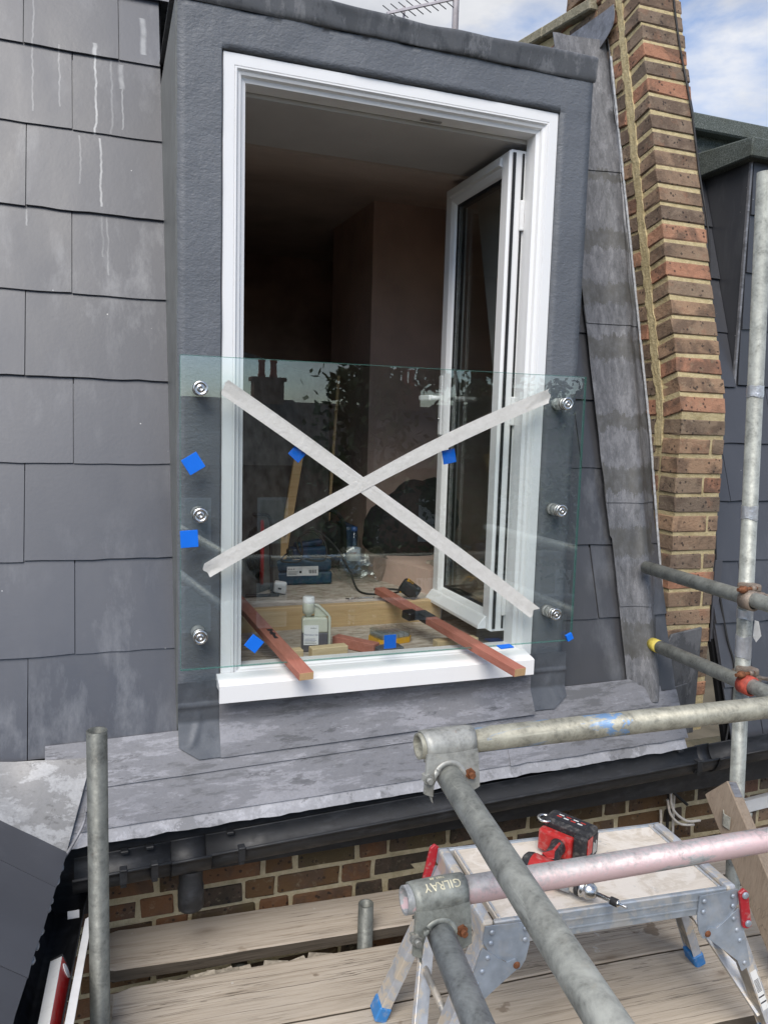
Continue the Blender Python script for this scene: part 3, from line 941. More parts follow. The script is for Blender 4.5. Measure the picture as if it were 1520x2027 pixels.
prism('top_flashing', [V(-1.2, slope_y(1.47), 1.47) + EZ * .022, V(.23, slope_y(1.47), 1.47) + EZ * .022, V(.23, slope_y(1.55), 1.55) + EZ * .022, V(-1.2, slope_y(1.55), 1.55) + EZ * .022], -EZ * .004, 'lead', roof)
box('flat_roof', (-1.2, slope_y(1.545) - .01, 1.535), (2.05, 5.6, 1.55), 'lead_dark', roof)

# ------------------------------------------------------------------ dormer
DX0, DX1, DY, DZ0, DZ1 = .195, 1.535, 2.327, -.985, 1.156
FX0, FX1, FZ0, FZ1 = .318, 1.417, -.800, 1.040          # the opening that takes the frame
dormer = thing('dormer', 'dark blue-grey painted dormer standing out from the slates, around the white door', 'dormer', (.865, 2.39, -.98))
def render_front():
    bm = bmesh.new()
    xs = sorted(set([DX0, DX1, FX0, FX1] + [DX0 + (DX1 - DX0) * i / 56 for i in range(57)]))
    zz = sorted(set([DZ0, DZ1, FZ0, FZ1] + [DZ0 + (DZ1 - DZ0) * i / 90 for i in range(91)]))
    def co(x, z):
        e = 0.0
        if x in (DX0, DX1):
            e = nz(z, x, 3, 9) * .0035
        dx = e
        if x in (FX0, FX1):
            dx = nz(z, 1, x, 14) * .0022
        dz = 0.0
        if z in (FZ0, FZ1, DZ1):
            dz = nz(x, 5, z, 11) * .0025
        d = nz(x, z, 0, 7) * .0035 + nz(x, z, 4, 28) * .0016
        return (x + dx, DY + d, z + dz)
    ids = {}
    def vid(x, z):
        if (x, z) not in ids:
            ids[(x, z)] = bm.verts.new(co(x, z))
        return ids[(x, z)]
    for a, b in zip(xs, xs[1:]):
        for c, d in zip(zz, zz[1:]):
            if a >= FX0 - 1e-6 and b <= FX1 + 1e-6 and c >= FZ0 - 1e-6 and d <= FZ1 + 1e-6:
                continue
            f = bm.faces.new((vid(a, c), vid(b, c), vid(b, d), vid(a, d))); f.smooth = True
    be = [e for e in bm.edges if e.is_boundary]
    r = bmesh.ops.extrude_edge_only(bm, edges=be)
    nv = [v for v in r['geom'] if isinstance(v, bmesh.types.BMVert)]
    bmesh.ops.translate(bm, vec=(0, .16, 0), verts=nv)
    return from_bm('render_wall', bm, 'render', dormer)
render_front()
zt = DZ1 - .002
prism('cheek', [(DX0 - .004, DY + .006, -.985), (DX0 - .004, DY + .006, zt), (DX0 - .004, slope_y(zt) + .02, zt), (DX0 - .004, slope_y(-.985) + .02, -.985)], (.03, 0, 0), 'cheek_paint' if 'cheek_paint' in M else 'lead_painted', dormer)
prism('cheek', [(DX1 - .026, DY + .006, -.985), (DX1 - .026, DY + .006, zt), (DX1 - .026, slope_y(zt) + .02, zt), (DX1 - .026, slope_y(-.985) + .02, -.985)], (.03, 0, 0), 'lead_painted', dormer)
capP = [(2.324, 1.149), (2.320, 1.152), (2.317, 1.162), (2.314, 1.192), (2.311, 1.212), (2.312, 1.219), (2.320, 1.224), (2.40, 1.228), (2.9, 1.235), (3.9, 1.24)]
def cap(u, v):
    x = DX0 - .006 + (DX1 + .006 - DX0 + .006) * u
    t = v * (len(capP) - 1); i = min(int(t), len(capP) - 2); f = t - i
    y = capP[i][0] * (1 - f) + capP[i + 1][0] * f; z = capP[i][1] * (1 - f) + capP[i + 1][1] * f
    k = min(1, (i + f) / 2)
    return (x, y + nz(x, z, 2, 9) * .004 * k, z + nz(x, y, 8, 6) * .006 * k + .006 * math.sin(x * 5) * k)
sheet('lead_capping', cap, 60, 24, .003, 'lead_dark', dormer)
box('roof_slab', (DX0 + .03, 2.47, 1.115), (DX1 - .03, 3.45, 1.215), 'dark_gap', dormer)
# painted lead flaps that lap on to the apron under each jamb
def flap(x0, x1, foot, hand):
    def fn(u, v):
        x = x0 + (x1 - x0) * u
        z = -.79 - (foot + .79) * -v if False else -.79 + (foot + .79) * v
        e = u if hand < 0 else 1 - u                    # e = 0 at the outer edge
        if v > .82:
            z += .035 * max(0, .4 - e) / .4 * (v - .82) / .18
        y = 2.3135 if z > -.915 else 2.3135 - .52 * (-.915 - z)
        cx = .42 - .75 * max(0, v - .55) ** 1.3          # a worked fold that swings out to the edge
        b = .0035 * math.exp(-((e - cx) / .075) ** 2) * min(1, max(0, (v - .33) * 6)) * max(0, min(1, (.92 - v) * 8))
        ledge = .006 * math.exp(-((v - .33) / .025) ** 2)
        return (x, y - b - ledge + nz(x, z, 1, 22) * .0025, z)
    return fn
sheet('lead_flap', flap(.193, .335, -1.014, -1), 30, 34, .003, 'lead_painted', dormer)
sheet('lead_flap', flap(1.395, 1.545, -.985, 1), 30, 34, .003, 'lead_painted', dormer)

# ------------------------------------------------------------------ lead apron dressed down to the gutter
apron = thing('lead_apron', 'lapped grey lead apron sheets between the white cill and the black gutter', 'lead flashing', (.9, 2.25, -1.19))
AT, AE = V(0, 2.315, -.95), V(0, 2.19, -1.19)
def ap(x, z, lift=0.0, wob=1.0):
    t = (z - AT.z) / (AE.z - AT.z)
    y = AT.y + (AE.y - AT.y) * t
    return V(x, y - lift + wob * (nz(x, z, 3, 4) * .0035 + nz(x, z, 9, 17) * .0010), z)
def apron_sheet(x0, x1, zt0, zt1, zb0, zb1, lift, mat, rag=0.0, name='lead_sheet'):
    def fn(u, v):
        x = x0 + (x1 - x0) * u
        zt_ = zt0 + (zt1 - zt0) * u; zb_ = zb0 + (zb1 - zb0) * u
        z = zt_ + (zb_ - zt_) * v
        if v == 1:
            z += rag * nz(x, 7, 1, 16)
        p = ap(x, z, lift)
        if v == 1 and rag:
            p.y += nz(x, 2, 2, 12) * rag * .8
        return p
    return sheet(name, fn, max(8, int((x1 - x0) / .03)), 10, .0028, mat, apron)
# bottom to top so that each laps over the one below
apron_sheet(-.12, 2.02, -1.09, -1.07, -1.196, -1.166, .000, 'lead_edge', .006)
apron_sheet(-.135, 1.35, -1.00, -.985, -1.160, -1.139, .006, 'lead', .0)
apron_sheet(1.28, 2.03, -.985, -.97, -1.140, -1.130, .0095, 'lead', .004)
apron_sheet(-.175, 1.93, -.94, -.92, -1.060, -1.015, .0125, 'lead', .0)
def wall_apron(u, v):
    x = .315 + (1.40 - .315) * u
    if v < .5:
        z = -.815 - .10 * v / .5; y = 2.309
    else:
        f = (v - .5) / .5
        z = -.915 - (.101 - .024 * u) * f; y = 2.309 - .043 * f
    return (x, y - .004 + nz(x, z, 4, 7) * .0016, z)
sheet('lead_sheet', wall_apron, 44, 16, .003, 'lead', apron)
# the pale hip sheet at the left-hand end, worked round the corner
def hip(u, v):
    a = V(-.60, 2.315, -.945) * (1 - u) + V(-.050, 2.282, -.975) * u
    b = V(-.60, 2.14, -.90) * (1 - u) + V(-.120, 2.176, -1.200) * u
    p = a * (1 - v) + b * v
    p.y += nz(p.x, p.z, 6, 8) * .006 - .014
    p.z += nz(p.x, p.z, 2, 10) * .004
    return p
sheet('lead_sheet', hip, 30, 22, .003, 'lead_pale', apron)
cable('welt', [(-.064, 2.205, -1.085), (-.072, 2.188, -1.125), (-.095, 2.170, -1.165), (-.122, 2.158, -1.203)], .0045, 'lead', apron, 8)
# eaves board behind the lead
prism('eaves_board', [(-1.2, 2.345, -.99), (-1.2, 2.225, -1.20), (-1.2, 2.225, -1.345), (-1.2, 2.39, -1.345), (-1.2, 2.39, -.99)], (3.20, 0, 0), 'dark_gap', apron)

# ------------------------------------------------------------------ front brick wall under the gutter (Flemish bond)
wall = thing('brick_wall', 'dark stock brick wall with sandy mortar joints under the black gutter', 'wall', (1.0, 2.45, -2.2))
prism('mortar', [(-.9, 2.4075, -2.25), (3.3, 2.4075, -2.25), (3.3, 2.4075, -1.342), (-.9, 2.4075, -1.342)], (0, .2, 0), 'mortar_wall', wall)
z0c = -1.4775
for k in range(8):
    z = z0c + .075 * (1 - k)
    x = -.86 + (.085 if k % 2 else -.084) + random.uniform(-.01, .01)
    hd = k % 2 == 0
    while x < 3.25:
        l = .1025 if hd else .215
        l += random.uniform(-.006, .006)
        orange = x > 2.33
        brick(wall, (x + l / 2, 2.4515 + random.uniform(-.004, .005), z + random.uniform(-.0025, .0025)), l - .004, .10, .061 + random.choice((-.003, 0, .002)), 'brick_pier' if orange else 'brick_wall')
        x += l + .0105
        hd = not hd
soff = box('soffit_board', (-1.0, 2.245, -1.350), (2.3, 2.408, -1.338), 'dark_gap', wall)

# ------------------------------------------------------------------ gutters
def gut_z(x):
    return -1.2405 + .0335 * x
def gutter_part(name, x0, x1, parent, r=.056, cy=2.156, dz=0.0, mat='gutter_black', n=None):
    pr = []
    for i in range(15):
        a = math.pi * i / 14
        pr.append((cy + r * math.cos(a), -r * 1.02 * math.sin(a)))
    # front roll
    pr += [(cy - r - .004, .001), (cy - r - .006, .005), (cy - r - .002, .008)]
    pr = [(cy + r, .004)] + pr
    vs, fs = [], []
    n = n or max(2, int((x1 - x0) / .2))
    t = .0028
    for k in range(n + 1):
        x = x0 + (x1 - x0) * k / n
        for j, (y, z) in enumerate(pr):
            vs.append((x, y, gut_z(x) + z + dz))
        for j, (y, z) in enumerate(pr):
            q = Vector((y - cy, z)); q = q.normalized() * t if q.length else Vector((0, 0))
            vs.append((x, y + q.x, gut_z(x) + z + q.y + dz))
    m = len(pr); w = 2 * m
    for k in range(n):
        for j in range(m - 1):
            a = k * w + j; b = a + w
            fs.append((a, a + 1, b + 1, b)); fs.append((a + m, b + m, b + m + 1, a + m + 1))
        a = k * w; b = a + w
        fs.append((a, b, b + m, a + m)); fs.append((a + m - 1, a + 2 * m - 1, b + 2 * m - 1, b + m - 1))
    for k in (0, n):
        for j in range(m - 1):
            a = k * w + j
            fs.append((a, a + 1, a + m + 1, a + m))
    return pymesh(name, vs, fs, mat, parent, True)
gutter = thing('gutter', 'long black plastic half-round gutter running under the lead apron', 'gutter', (1.0, 2.16, -1.29))
gutter_part('gutter_length', -.10, .162, gutter)
gutter_part('running_outlet', .158, .268, gutter, .0585, 2.156, -.001)
gutter_part('gutter_length', .264, 2.075, gutter)
gutter_part('union', 2.07, 2.135, gutter, .061)
gutter_part('gutter_length', 2.13, 3.2, gutter)
lathe('outlet_spout', [(.034, 0), (.034, .05), (.037, .056), (.037, .115), (.034, .122), (.030, .122), (.030, .0)], (.215, 2.150, gut_z(.2) - .052), (0, 0, -1), 'gutter_black', gutter)
def clip(x, front=True):
    bm = bmesh.new()
    z = gut_z(x)
    if front:
        add_box(bm, (x - .010, 2.086, z - .028), (x + .010, 2.094, z + .011), None, .002)
        add_box(bm, (x - .010, 2.086, z + .006), (x + .010, 2.112, z + .014), None, .002)
        add_box(bm, (x - .008, 2.090, z - .040), (x + .008, 2.118, z - .026), None, .002)
    else:
        add_box(bm, (x - .011, 2.196, z - .004), (x + .011, 2.221, z + .006), None, .002)
    return from_bm('clip', bm, 'gutter_black', gutter)
for x in (.030, .112, .352, 1.98, 2.16):
    clip(x)
for x in (.035, .105, .335, 1.99):
    clip(x, False)
box('barcode_label', (2.082, 2.108, -1.188), (2.108, 2.1095, -1.165), 'stop_white', gutter, 0, Matrix.Translation((0, -.006, -.008)))
fas = box('fascia', (-1.0, 2.222, -1.346), (3.2, 2.242, -1.20), 'gutter_black', gutter)

# ------------------------------------------------------------------ party wall pier in brick, raked above, plumb below
pier = thing('party_wall', 'brick party wall pier with sandy joints, raked back at the top, right of the dormer', 'wall', (2.17, 2.6, -1.1))
PX0, PX1 = 2.06, 2.277
def pier_y(z):
    return 2.405 + .254 * max(0.0, z - .08)
mz = [-1.1 + .075 * i for i in range(46)]
zl = -.80
core = [(PX0 + .0045, pier_y(z) + .0045, z) for z in (-1.2, .08, 2.30)]
core += [(PX0 + .0045, 3.10, 2.30), (PX0 + .0045, 3.10, 1.84), (PX0 + .0045, 4.3, 2.02), (PX0 + .0045, 4.3, -1.2)]
prism('mortar', core, (PX1 - PX0 - .009, 0, 0), 'mortar', pier)
k = 0
z = -1.0275 + .0
course = []
while z < 2.28:
    course.append(z); z += .0752
H = .0605
for k, z in enumerate(course):
    y0 = pier_y(z)
    # front corner brick(s)
    if z < .05 and k % 2 == 1:
        s = random.choice((.0, .02, -.05))
        w1 = .150 + s * .5
        brick(pier, (PX0 + w1 / 2, y0 + .05, z), w1, .10, H, 'brick_pier')
        brick(pier, (PX0 + w1 + .009 + (PX1 - PX0 - w1 - .009) / 2, y0 + .051, z), PX1 - PX0 - w1 - .009, .10, H, 'brick_pier')
    else:
        dep = .1025 if z > .05 else .10
        brick(pier, ((PX0 + PX1) / 2 + random.uniform(-.003, .003), y0 + dep / 2, z), PX1 - PX0, dep, H, 'brick_pier', 0, 0, -R(13) if z > .05 else 0)
    # left-hand face behind the corner
    yy = y0 + (.140 if z > -.1 else .110)
    hdr = k % 2 == 0
    while yy < 3.25:
        l = .1025 if hdr else .215
        if z > .05 and yy < y0 + .16:
            l = random.choice((.10, .06, .165)) if not hdr else .125
        l += random.uniform(-.006, .006)
        brick(pier, (PX0 + .0485 + random.uniform(-.002, .002), yy + l / 2, z + random.uniform(-.002, .002)), .10, l, H, 'brick_pier')
        yy += l + .0105
        hdr = not hdr
        if yy > slope_y(z) + .12 and z < 1.5:
            break
for k, z in enumerate([c for c in course if 1.45 < c < 1.95]):
    yy = 3.27 + (.1 if k % 2 else 0)
    while yy < 4.0:
        l = random.choice((.215, .1025, .215)) + random.uniform(-.006, .006)
        if z + .03 < 1.84 + (yy - 3.1) * .15:
            brick(pier, (PX0 + .051, yy + l / 2, z), .10, l, H, 'brick_pier')
        yy += l + .0105
# the vertical fillet of mortar where the newer corner is bonded on
def band(u, v):
    z = -.05 + 1.98 * v
    y = pier_y(z) + .118 + .006 * nz(z, 1, 1, 9) + (u - .5) * (.042 + .014 * nz(z, 4, 4, 5)) + (.02 * (.25 - z) if z < .25 else 0)
    if u in (0, 1):
        y += nz(z, u * 9, 8, 26) * .009
    return (PX0 - .0030 + nz(z, u, 2, 22) * .0016, y, z)
sheet('mortar_fillet', band, 5, 130, -.009, 'mortar', pier, False)
# coping at the back, lead and felt dressed round it
for i in range(3):
    a, b = 3.13 + i * .41, 3.535 + i * .41
    za = 1.845 + (a - 3.1) * .15
    prism('coping_stone', [(PX0 - .035, a, za), (PX0 - .035, b, za + .06), (PX0 - .035, b, za + .11), (PX0 - .035, a, za + .05)], (.285, 0, 0), 'stone_coping', pier, .006)
# lead saddle over the foot of the pier
prism('lead_saddle', [(1.985, 2.388, -1.20), (2.215, 2.388, -1.20), (2.222, 2.388, -.765), (2.075, 2.388, -.785), (2.035, 2.388, -.86)], (0, .012, 0), 'lead_dark', pier, .002)
prism('lead_saddle', [(1.95, 2.372, -1.19), (2.13, 2.372, -1.19), (2.16, 2.378, -.985), (1.975, 2.378, -1.02)], (0, .008, 0), 'lead_dark', pier, .002)
prism('slate_strip', [(2.278, 2.40, -.83), (2.302, 2.40, -.83), (2.318, 2.41, -.50), (2.282, 2.41, -.50)], (0, .006, 0), 'slate', pier)
# cable clipped down the face
cb = cable('wall_cable', [(2.235, pier_y(1.84) - .006, 1.84), (2.238, pier_y(1.6) - .008, 1.6), (2.262, pier_y(1.3) - .009, 1.3), (2.268, pier_y(1.05) - .007, 1.05),
                          (2.279, pier_y(.8) - .008, .8), (2.285, 2.56, .60), (2.292, 2.56, .30), (2.30, 2.50, 0.0), (2.305, 2.46, -.30), (2.312, 2.43, -.55), (2.33, 2.37, -.8), (2.345, 2.33, -.93), (2.30, 2.29, -1.10), (2.27, 2.27, -1.2)], .0042, 'cable')
tag(cb, 'thin black cable running down the edge of the brick pier', 'cable')

# lead cover flashing at the top of the pier
def flag(u, v):
    a = V(PX0, 3.62, 1.842); b = V(PX0, 2.975, 1.800); c = V(PX0, 3.055, 1.605); d = V(PX0, 3.62, 1.45)
    p = (a * (1 - u) + b * u) * (1 - v) + (d * (1 - u) + c * u) * v
    if u > .8 and v > .5:
        p += V(0, .05, .03) * (u - .8) * 5 * (v - .5)
    p.y -= .055 * math.sin(math.pi * min(1, v * 1.05)) * u ** 4
    p.x = PX0 - .012 - .012 * v - .014 * max(0, nz(p.y, p.z, 1, 6)) - .01 * u * v
    return p
fl = sheet('cover_flashing', flag, 24, 16, .003, 'lead', None)
tag(fl, 'triangular grey lead flap fixed high on the brick party wall', 'lead flashing')

# stepped lead down the abutment between slates and pier
flash = thing('abutment_flashing', 'long stained grey lead flashing strip between the slates and the brick pier', 'lead flashing', (1.95, 2.40, -1.0))
def flash_fn(za, zb, lift):
    def fn(u, v):
        z = za + (zb - za) * v
        # plan positions of left edge, fold and brick edge
        xl = 1.815 + (.008 if z < -.4 else 0)
        xf = 1.935 + (z + .84) * .057
        yw = 2.607 + .262 * z if z > 0 else 2.607 + .217 * z
        if u < .5:
            f = u / .5
            x = xl + (xf - xl) * f
            y = slope_y(z) - .020 - .010 * f
        else:
            f = (u - .5) / .5
            x = xf + (PX0 - .004 - xf) * f
            y = (slope_y(z) - .030) * (1 - f) + (yw - .002) * f
        y -= lift + .019 * math.exp(-((u - .5) / .15) ** 2)
        return (x + nz(z, u, 1, 7) * .004, y + nz(z, u * 2, 3, 6) * .006, z)
    return fn
cuts = [1.62, 1.085, .43, -.275, -.66, -1.0]
for i, (a, b) in enumerate(zip(cuts, cuts[1:])):
    sheet('lead_sheet', flash_fn(a + .07, b, .004 * (len(cuts) - i)), 16, 40, .003, 'lead_flash', flash)
cable('sealant_bead', [(PX0 - .003, 2.607 + (.262 if z > 0 else .217) * z - .032, z) for z in [1.60 - .1 * i for i in range(24)]] + [(2.068, 2.415, -.80)], .0055, 'sealant', flash, 8, 6)
def step_pieces():
    def top(u, v):
        x = 1.545 + .42 * u; z = -.955 - .045 * v - .03 * u * (1 if v > .5 else 0)
        return (x, 2.318 - .02 * v - .012 + nz(x, z, 2, 12) * .004, z)
    sheet('lead_sheet', top, 16, 6, .003, 'lead', flash)
step_pieces()

# ------------------------------------------------------------------ neighbour's roof and dormer beyond the pier
nroof = thing('neighbour_roof', 'dark slate mansard slope beyond the brick pier', 'roof', (2.7, 2.35, -1.1))
nt = [-1.236 + .2395 * i for i in range(11)]
for k, z in enumerate(nt):
    x = 2.285 - (.15 if k % 2 else 0.0) + (.0 if k % 2 else -.14)
    while x < 3.3:
        a = max(x, 2.284); b = x + .299
        if not (z > .19 and b > 2.60 and True) or z < .19:
            if b - a > .03:
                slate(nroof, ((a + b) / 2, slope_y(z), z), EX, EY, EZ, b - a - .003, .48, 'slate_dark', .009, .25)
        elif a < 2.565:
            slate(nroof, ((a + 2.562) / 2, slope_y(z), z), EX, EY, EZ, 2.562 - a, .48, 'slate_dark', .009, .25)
        x = b
prism('roof_deck', deck_pts(2.28, 3.5, -1.3, 1.4, .022), -EZ * .02, 'dark_gap', nroof)
box('upstand', (2.30, 2.235, -1.30), (3.4, 2.245, -1.19), 'lead_pale', nroof, 0, None)
nd = thing('neighbour_dormer', 'slate-hung neighbouring dormer with grey mineral felt roof edge', 'dormer', (2.9, 2.7, .2))
prism('cheek', [(2.565, 2.684, .205), (2.565, 2.684, 1.15), (2.565, slope_y(1.15) + .02, 1.15)], (.02, 0, 0), 'slate_dark', nd)
prism('front_wall', [(2.570, 2.690, .15), (3.5, 2.690, .15), (3.5, 2.690, 1.15), (2.570, 2.690, 1.15)], (0, .04, 0), 'dark_gap', nd)
for k in range(4):
    z = .215 + .238 * k
    x = 2.573 - (.16 if k % 2 else 0)
    while x < 3.4:
        a = max(x, 2.573); b = x + .299
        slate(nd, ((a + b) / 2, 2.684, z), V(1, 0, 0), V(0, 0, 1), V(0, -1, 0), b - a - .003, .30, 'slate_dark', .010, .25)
        x = b
box('corner_trim', (2.560, 2.676, .18), (2.570, 2.688, 1.15), 'lead', nd)
# lower felt kerb and the upper flat-roof edge
prism('felt_kerb', [(2.515, 2.630, 1.145), (2.515, 2.630, 1.225), (2.515, 3.10, 1.27), (2.515, 3.10, 1.145)], (1.1, 0, 0), 'felt', nd, .006)
prism('felt_upstand', [(2.50, 2.99, 1.18), (3.9, 2.99, 1.18), (3.9, 2.99, 1.42), (2.50, 2.99, 1.42)], (0, .12, 0), 'felt', nd, .004)
prism('felt_roof_edge', [(2.45, 2.93, 1.345), (2.45, 2.945, 1.425), (2.45, 3.6, 1.45), (2.45, 3.6, 1.36)], (1.6, 0, 0), 'felt', nd, .008)

# ------------------------------------------------------------------ return roof at bottom left
B_, D_, A_ = V(-.1225, 2.190, -1.203), V(-.202, 1.624, -1.25), V(-.289, 2.25, -1.067)
E1 = (D_ - B_).normalized()
N_ = E1.cross(A_ - B_).normalized()
if N_.x < 0:
    N_ = -N_
E2 = N_.cross(E1).normalized()
if E2.z < 0:
    E2 = -E2
lroof = thing('return_roof', 'dark slates of a return roof in the bottom left corner', 'roof', tuple(D_))
lens = [-.02, .172, .472, .772, 1.07, 1.37]
for row in range(3):
    sh = 0 if row % 2 == 0 else .15
    for a, b in zip(lens, lens[1:]):
        a2, b2 = a + sh, b + sh
        if row == 0 and a < 0:
            a2 = -.005
        # the valley cut: the first slate of each row is kept clear of the main slope
        if row > 0:
            a2 = max(a2, .02 + row * .05)
        org = B_ + E1 * ((a2 + b2) / 2) + E2 * (row * .27) + N_ * .004
        ex = E1 if E1.cross(E2).dot(N_) > 0 else -E1
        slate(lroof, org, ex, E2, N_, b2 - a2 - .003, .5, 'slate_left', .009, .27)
dk = [B_ - N_ * .02 + E2 * .01, B_ + E1 * 1.4 - N_ * .02 + E2 * .01, B_ + E1 * 1.4 + E2 * .8 - N_ * .02, B_ + E2 * .8 + E1 * .2 - N_ * .02]
prism('roof_deck', dk, -N_ * .02, 'dark_gap', lroof)
for i in range(7):            # crumbs of bedding mortar at the slate tails
    t = .06 + i * .055 + random.uniform(-.02, .02)
    p = B_ + E1 * t - N_ * .008 - E2 * .008
    bm = bmesh.new()
    bmesh.ops.create_icosphere(bm, subdivisions=2, radius=.010)
    for v in bm.verts:
        v.co = p + Vector((v.co.x * .7, v.co.y * 1.6, v.co.z * .7)) + Vector((nz(v.co.x, v.co.y, i, 90),) * 3) * .003
    from_bm('bedding_crumb', bm, 'sealant', lroof, True)
# its trough
gl = thing('return_gutter', 'deep black gutter trough running toward the camera at left', 'gutter', (-.13, 1.8, -1.45))
def trough(u, v):
    prof = [(-.185, -1.27), (-.175, -1.37), (-.155, -1.405), (-.115, -1.405), (-.083, -1.385), (-.070, -1.340)]
    t = v * (len(prof) - 1); i = min(int(t), len(prof) - 2); f = t - i
    x = prof[i][0] * (1 - f) + prof[i + 1][0] * f; z = prof[i][1] * (1 - f) + prof[i + 1][1] * f
    y = 2.222 - 1.46 * u
    return (x - .085 * (2.16 - y), y, z)
sheet('trough', trough, 20, 20, .003, 'gutter_black', gl)
prism('stop_end', [(-.20, 2.224, -1.42), (-.04, 2.224, -1.42), (-.04, 2.224, -1.21), (-.20, 2.224, -1.21)], (0, .004, 0), 'gutter_black', gl)
prism('edge_trim', [(-.0685, 2.085, -1.352), (-.050, 2.10, -1.352), (-.128, 1.2, -1.352), (-.150, 1.2, -1.352)], (0, 0, .006), 'white_plastic', gl)
box('barcode_label', (-.112, 2.075, -1.352), (-.083, 2.076, -1.330), 'stop_white', gl, 0, Matrix.Translation((0, -.0, .02)) @ Matrix.Rotation(0, 4, 'X'))
fb = prism('fascia', [(-.21, 2.16, -1.43), (-.34, .76, -1.43), (-.34, .76, -1.24), (-.21, 2.16, -1.24)], (-.02, 0, 0), 'dark_gap', gl)
lev = thing('spirit_level', 'red and white box spirit level lying in the left gutter', 'spirit level', (-.16, 1.8, -1.40))
ld = V(-.062, -.93, -.02).normalized()
lx = V(ld.y, -ld.x, 0).normalized()
if lx.x < 0:
    lx = -lx
lz = lx.cross(ld) if lx.cross(ld).z > 0 else -lx.cross(ld)
LO = V(-.130, 1.905, -1.318)
tilt = R(20)
lx2 = lx * math.cos(tilt) + lz * math.sin(tilt); lz2 = lz * math.cos(tilt) - lx * math.sin(tilt)
LM = basis(LO, lx2, ld, lz2)
box('body', (-.0145, 0, -.06), (.0145, 1.0, -.0025), 'level_red', lev, .0015, LM)
box('working_face', (-.014, .003, -.0025), (.014, 1.0, 0), 'level_white', lev, .0005, LM)
box('end_cap', (-.015, -.006, -.061), (.015, .001, .0005), 'rubber', lev, .001, LM)
bm = bmesh.new()
add_prism(bm, [V(.0147, .020 + .012 * math.cos(a) * .9, -.03 + .020 * math.sin(a)) for a in [2 * math.pi * i / 16 for i in range(16)]], (.002, 0, 0))
bmesh.ops.transform(bm, matrix=LM, verts=bm.verts)
from_bm('vial', bm, 'white_label', lev)

# ------------------------------------------------------------------ white door frame, cill and the open leaf
door = thing('patio_door', 'white plastic door frame in the dormer with its right leaf swung inward', 'door', (.865, 2.37, -.84))
FY = 2.333
PROF = [(0, .010), (.003, 0), (.034, 0), (.0355, .0025), (.037, 0), (.041, 0), (.046, .007), (.054, .010), (.058, .020), (.069, .024), (.0705, .080), (0, .080)]
LOW = .46                      # the threshold rail is lower than the jambs are wide
def frame_member(name, side):
    x0, x1, z0, z1 = FX0 + .0015, FX1 - .0015, FZ0, FZ1 - .0015
    vs = []
    for u, d in PROF:
        if side == 'L':
            a, b = (x0 + u, z0 + u * LOW), (x0 + u, z1 - u)
        elif side == 'R':
            a, b = (x1 - u, z0 + u * LOW), (x1 - u, z1 - u)
        elif side == 'T':
            a, b = (x0 + u, z1 - u), (x1 - u, z1 - u)
        else:
            a, b = (x0 + u, z0 + u * LOW), (x1 - u, z0 + u * LOW)
        vs += [(a[0], FY + d, a[1]), (b[0], FY + d, b[1])]
    n = len(PROF)
    fs = [(2 * i, 2 * i + 1, 2 * ((i + 1) % n) + 1, 2 * ((i + 1) % n)) for i in range(n)]
    fs += [tuple(2 * i for i in range(n)), tuple(2 * i + 1 for i in reversed(range(n)))]
    return pymesh(name, vs, fs, 'upvc', door)
for nm, sd in (('frame_jamb', 'L'), ('frame_jamb', 'R'), ('frame_head', 'T'), ('frame_rail', 'B')):
    frame_member(nm, sd)
# projecting cill
cp = [(2.36, -.800), (2.325, -.802), (2.262, -.783 - .003), (2.252, -.787), (2.250, -.792), (2.250, -.842), (2.262, -.842), (2.262, -.802), (2.36, -.820)]
cp = [(2.36, -.7985), (2.331, -.7985), (2.331, -.775), (2.322, -.773), (2.258, -.786), (2.250, -.790), (2.250, -.842), (2.262, -.842), (2.262, -.806), (2.36, -.812)]
prism('cill', [(.308, y, z) for y, z in cp], (1.070, 0, 0), 'upvc', door)
# open leaf, hinged right, swung 90 degrees into the room; it lies in the plane X = const
LX0, LX1 = 1.284, 1.350
LY0, LY1, LZ0, LZ1 = 2.415, 2.930, -.728, .932
leaf = box('leaf_rail', (LX0, LY0 + .001, LZ0), (LX1, LY1 - .001, LZ0 + .075), 'upvc', door, .002)
leaf.name = 'leaf'
def ring_part(name, y0, y1, z0, z1, prof, mat, parent, xf):
    """mitred ring in the plane of the leaf; prof = (inset, x)"""
    vs, fs = [], []
    for u, x in prof:
        vs += [(x, y0 + u, z0 + u), (x, y1 - u, z0 + u), (x, y1 - u, z1 - u), (x, y0 + u, z1 - u)]
    n = len(prof)
    for i in range(n):
        j = (i + 1) % n
        for k in range(4):
            l = (k + 1) % 4
            fs.append((4 * i + k, 4 * i + l, 4 * j + l, 4 * j + k))
    return pymesh(name, vs, fs, mat, parent)
sp = [(0, LX0 + .008), (.004, LX0), (.050, LX0), (.056, LX0 + .004), (.064, LX0 + .010), (.070, LX0 + .020), (.074, LX1 - .02), (.066, LX1 - .002), (.0, LX1)]
me_o = ring_part('leaf', LY0, LY1, LZ0, LZ1, sp, 'upvc', door, 0)
bpy.data.objects.remove(leaf)
leaf = me_o
leaf.name = 'leaf'
gy0, gy1, gz0, gz1 = LY0 + .073, LY1 - .073, LZ0 + .073, LZ1 - .073
ring_part('gasket', LY0 + .068, LY1 - .068, LZ0 + .068, LZ1 - .068, [(0, LX0 + .0185), (.012, LX0 + .021), (.012, LX0 + .050), (0, LX0 + .050)], 'black_gasket', leaf, 0)
box('glass_pane', (LX0 + .022, gy0 + .004, gz0 + .004), (LX0 + .026, gy1 - .004, gz1 - .004), 'glass_window', leaf)
box('glass_pane', (LX0 + .046, gy0 + .004, gz0 + .004), (LX0 + .050, gy1 - .004, gz1 - .004), 'glass_window', leaf)
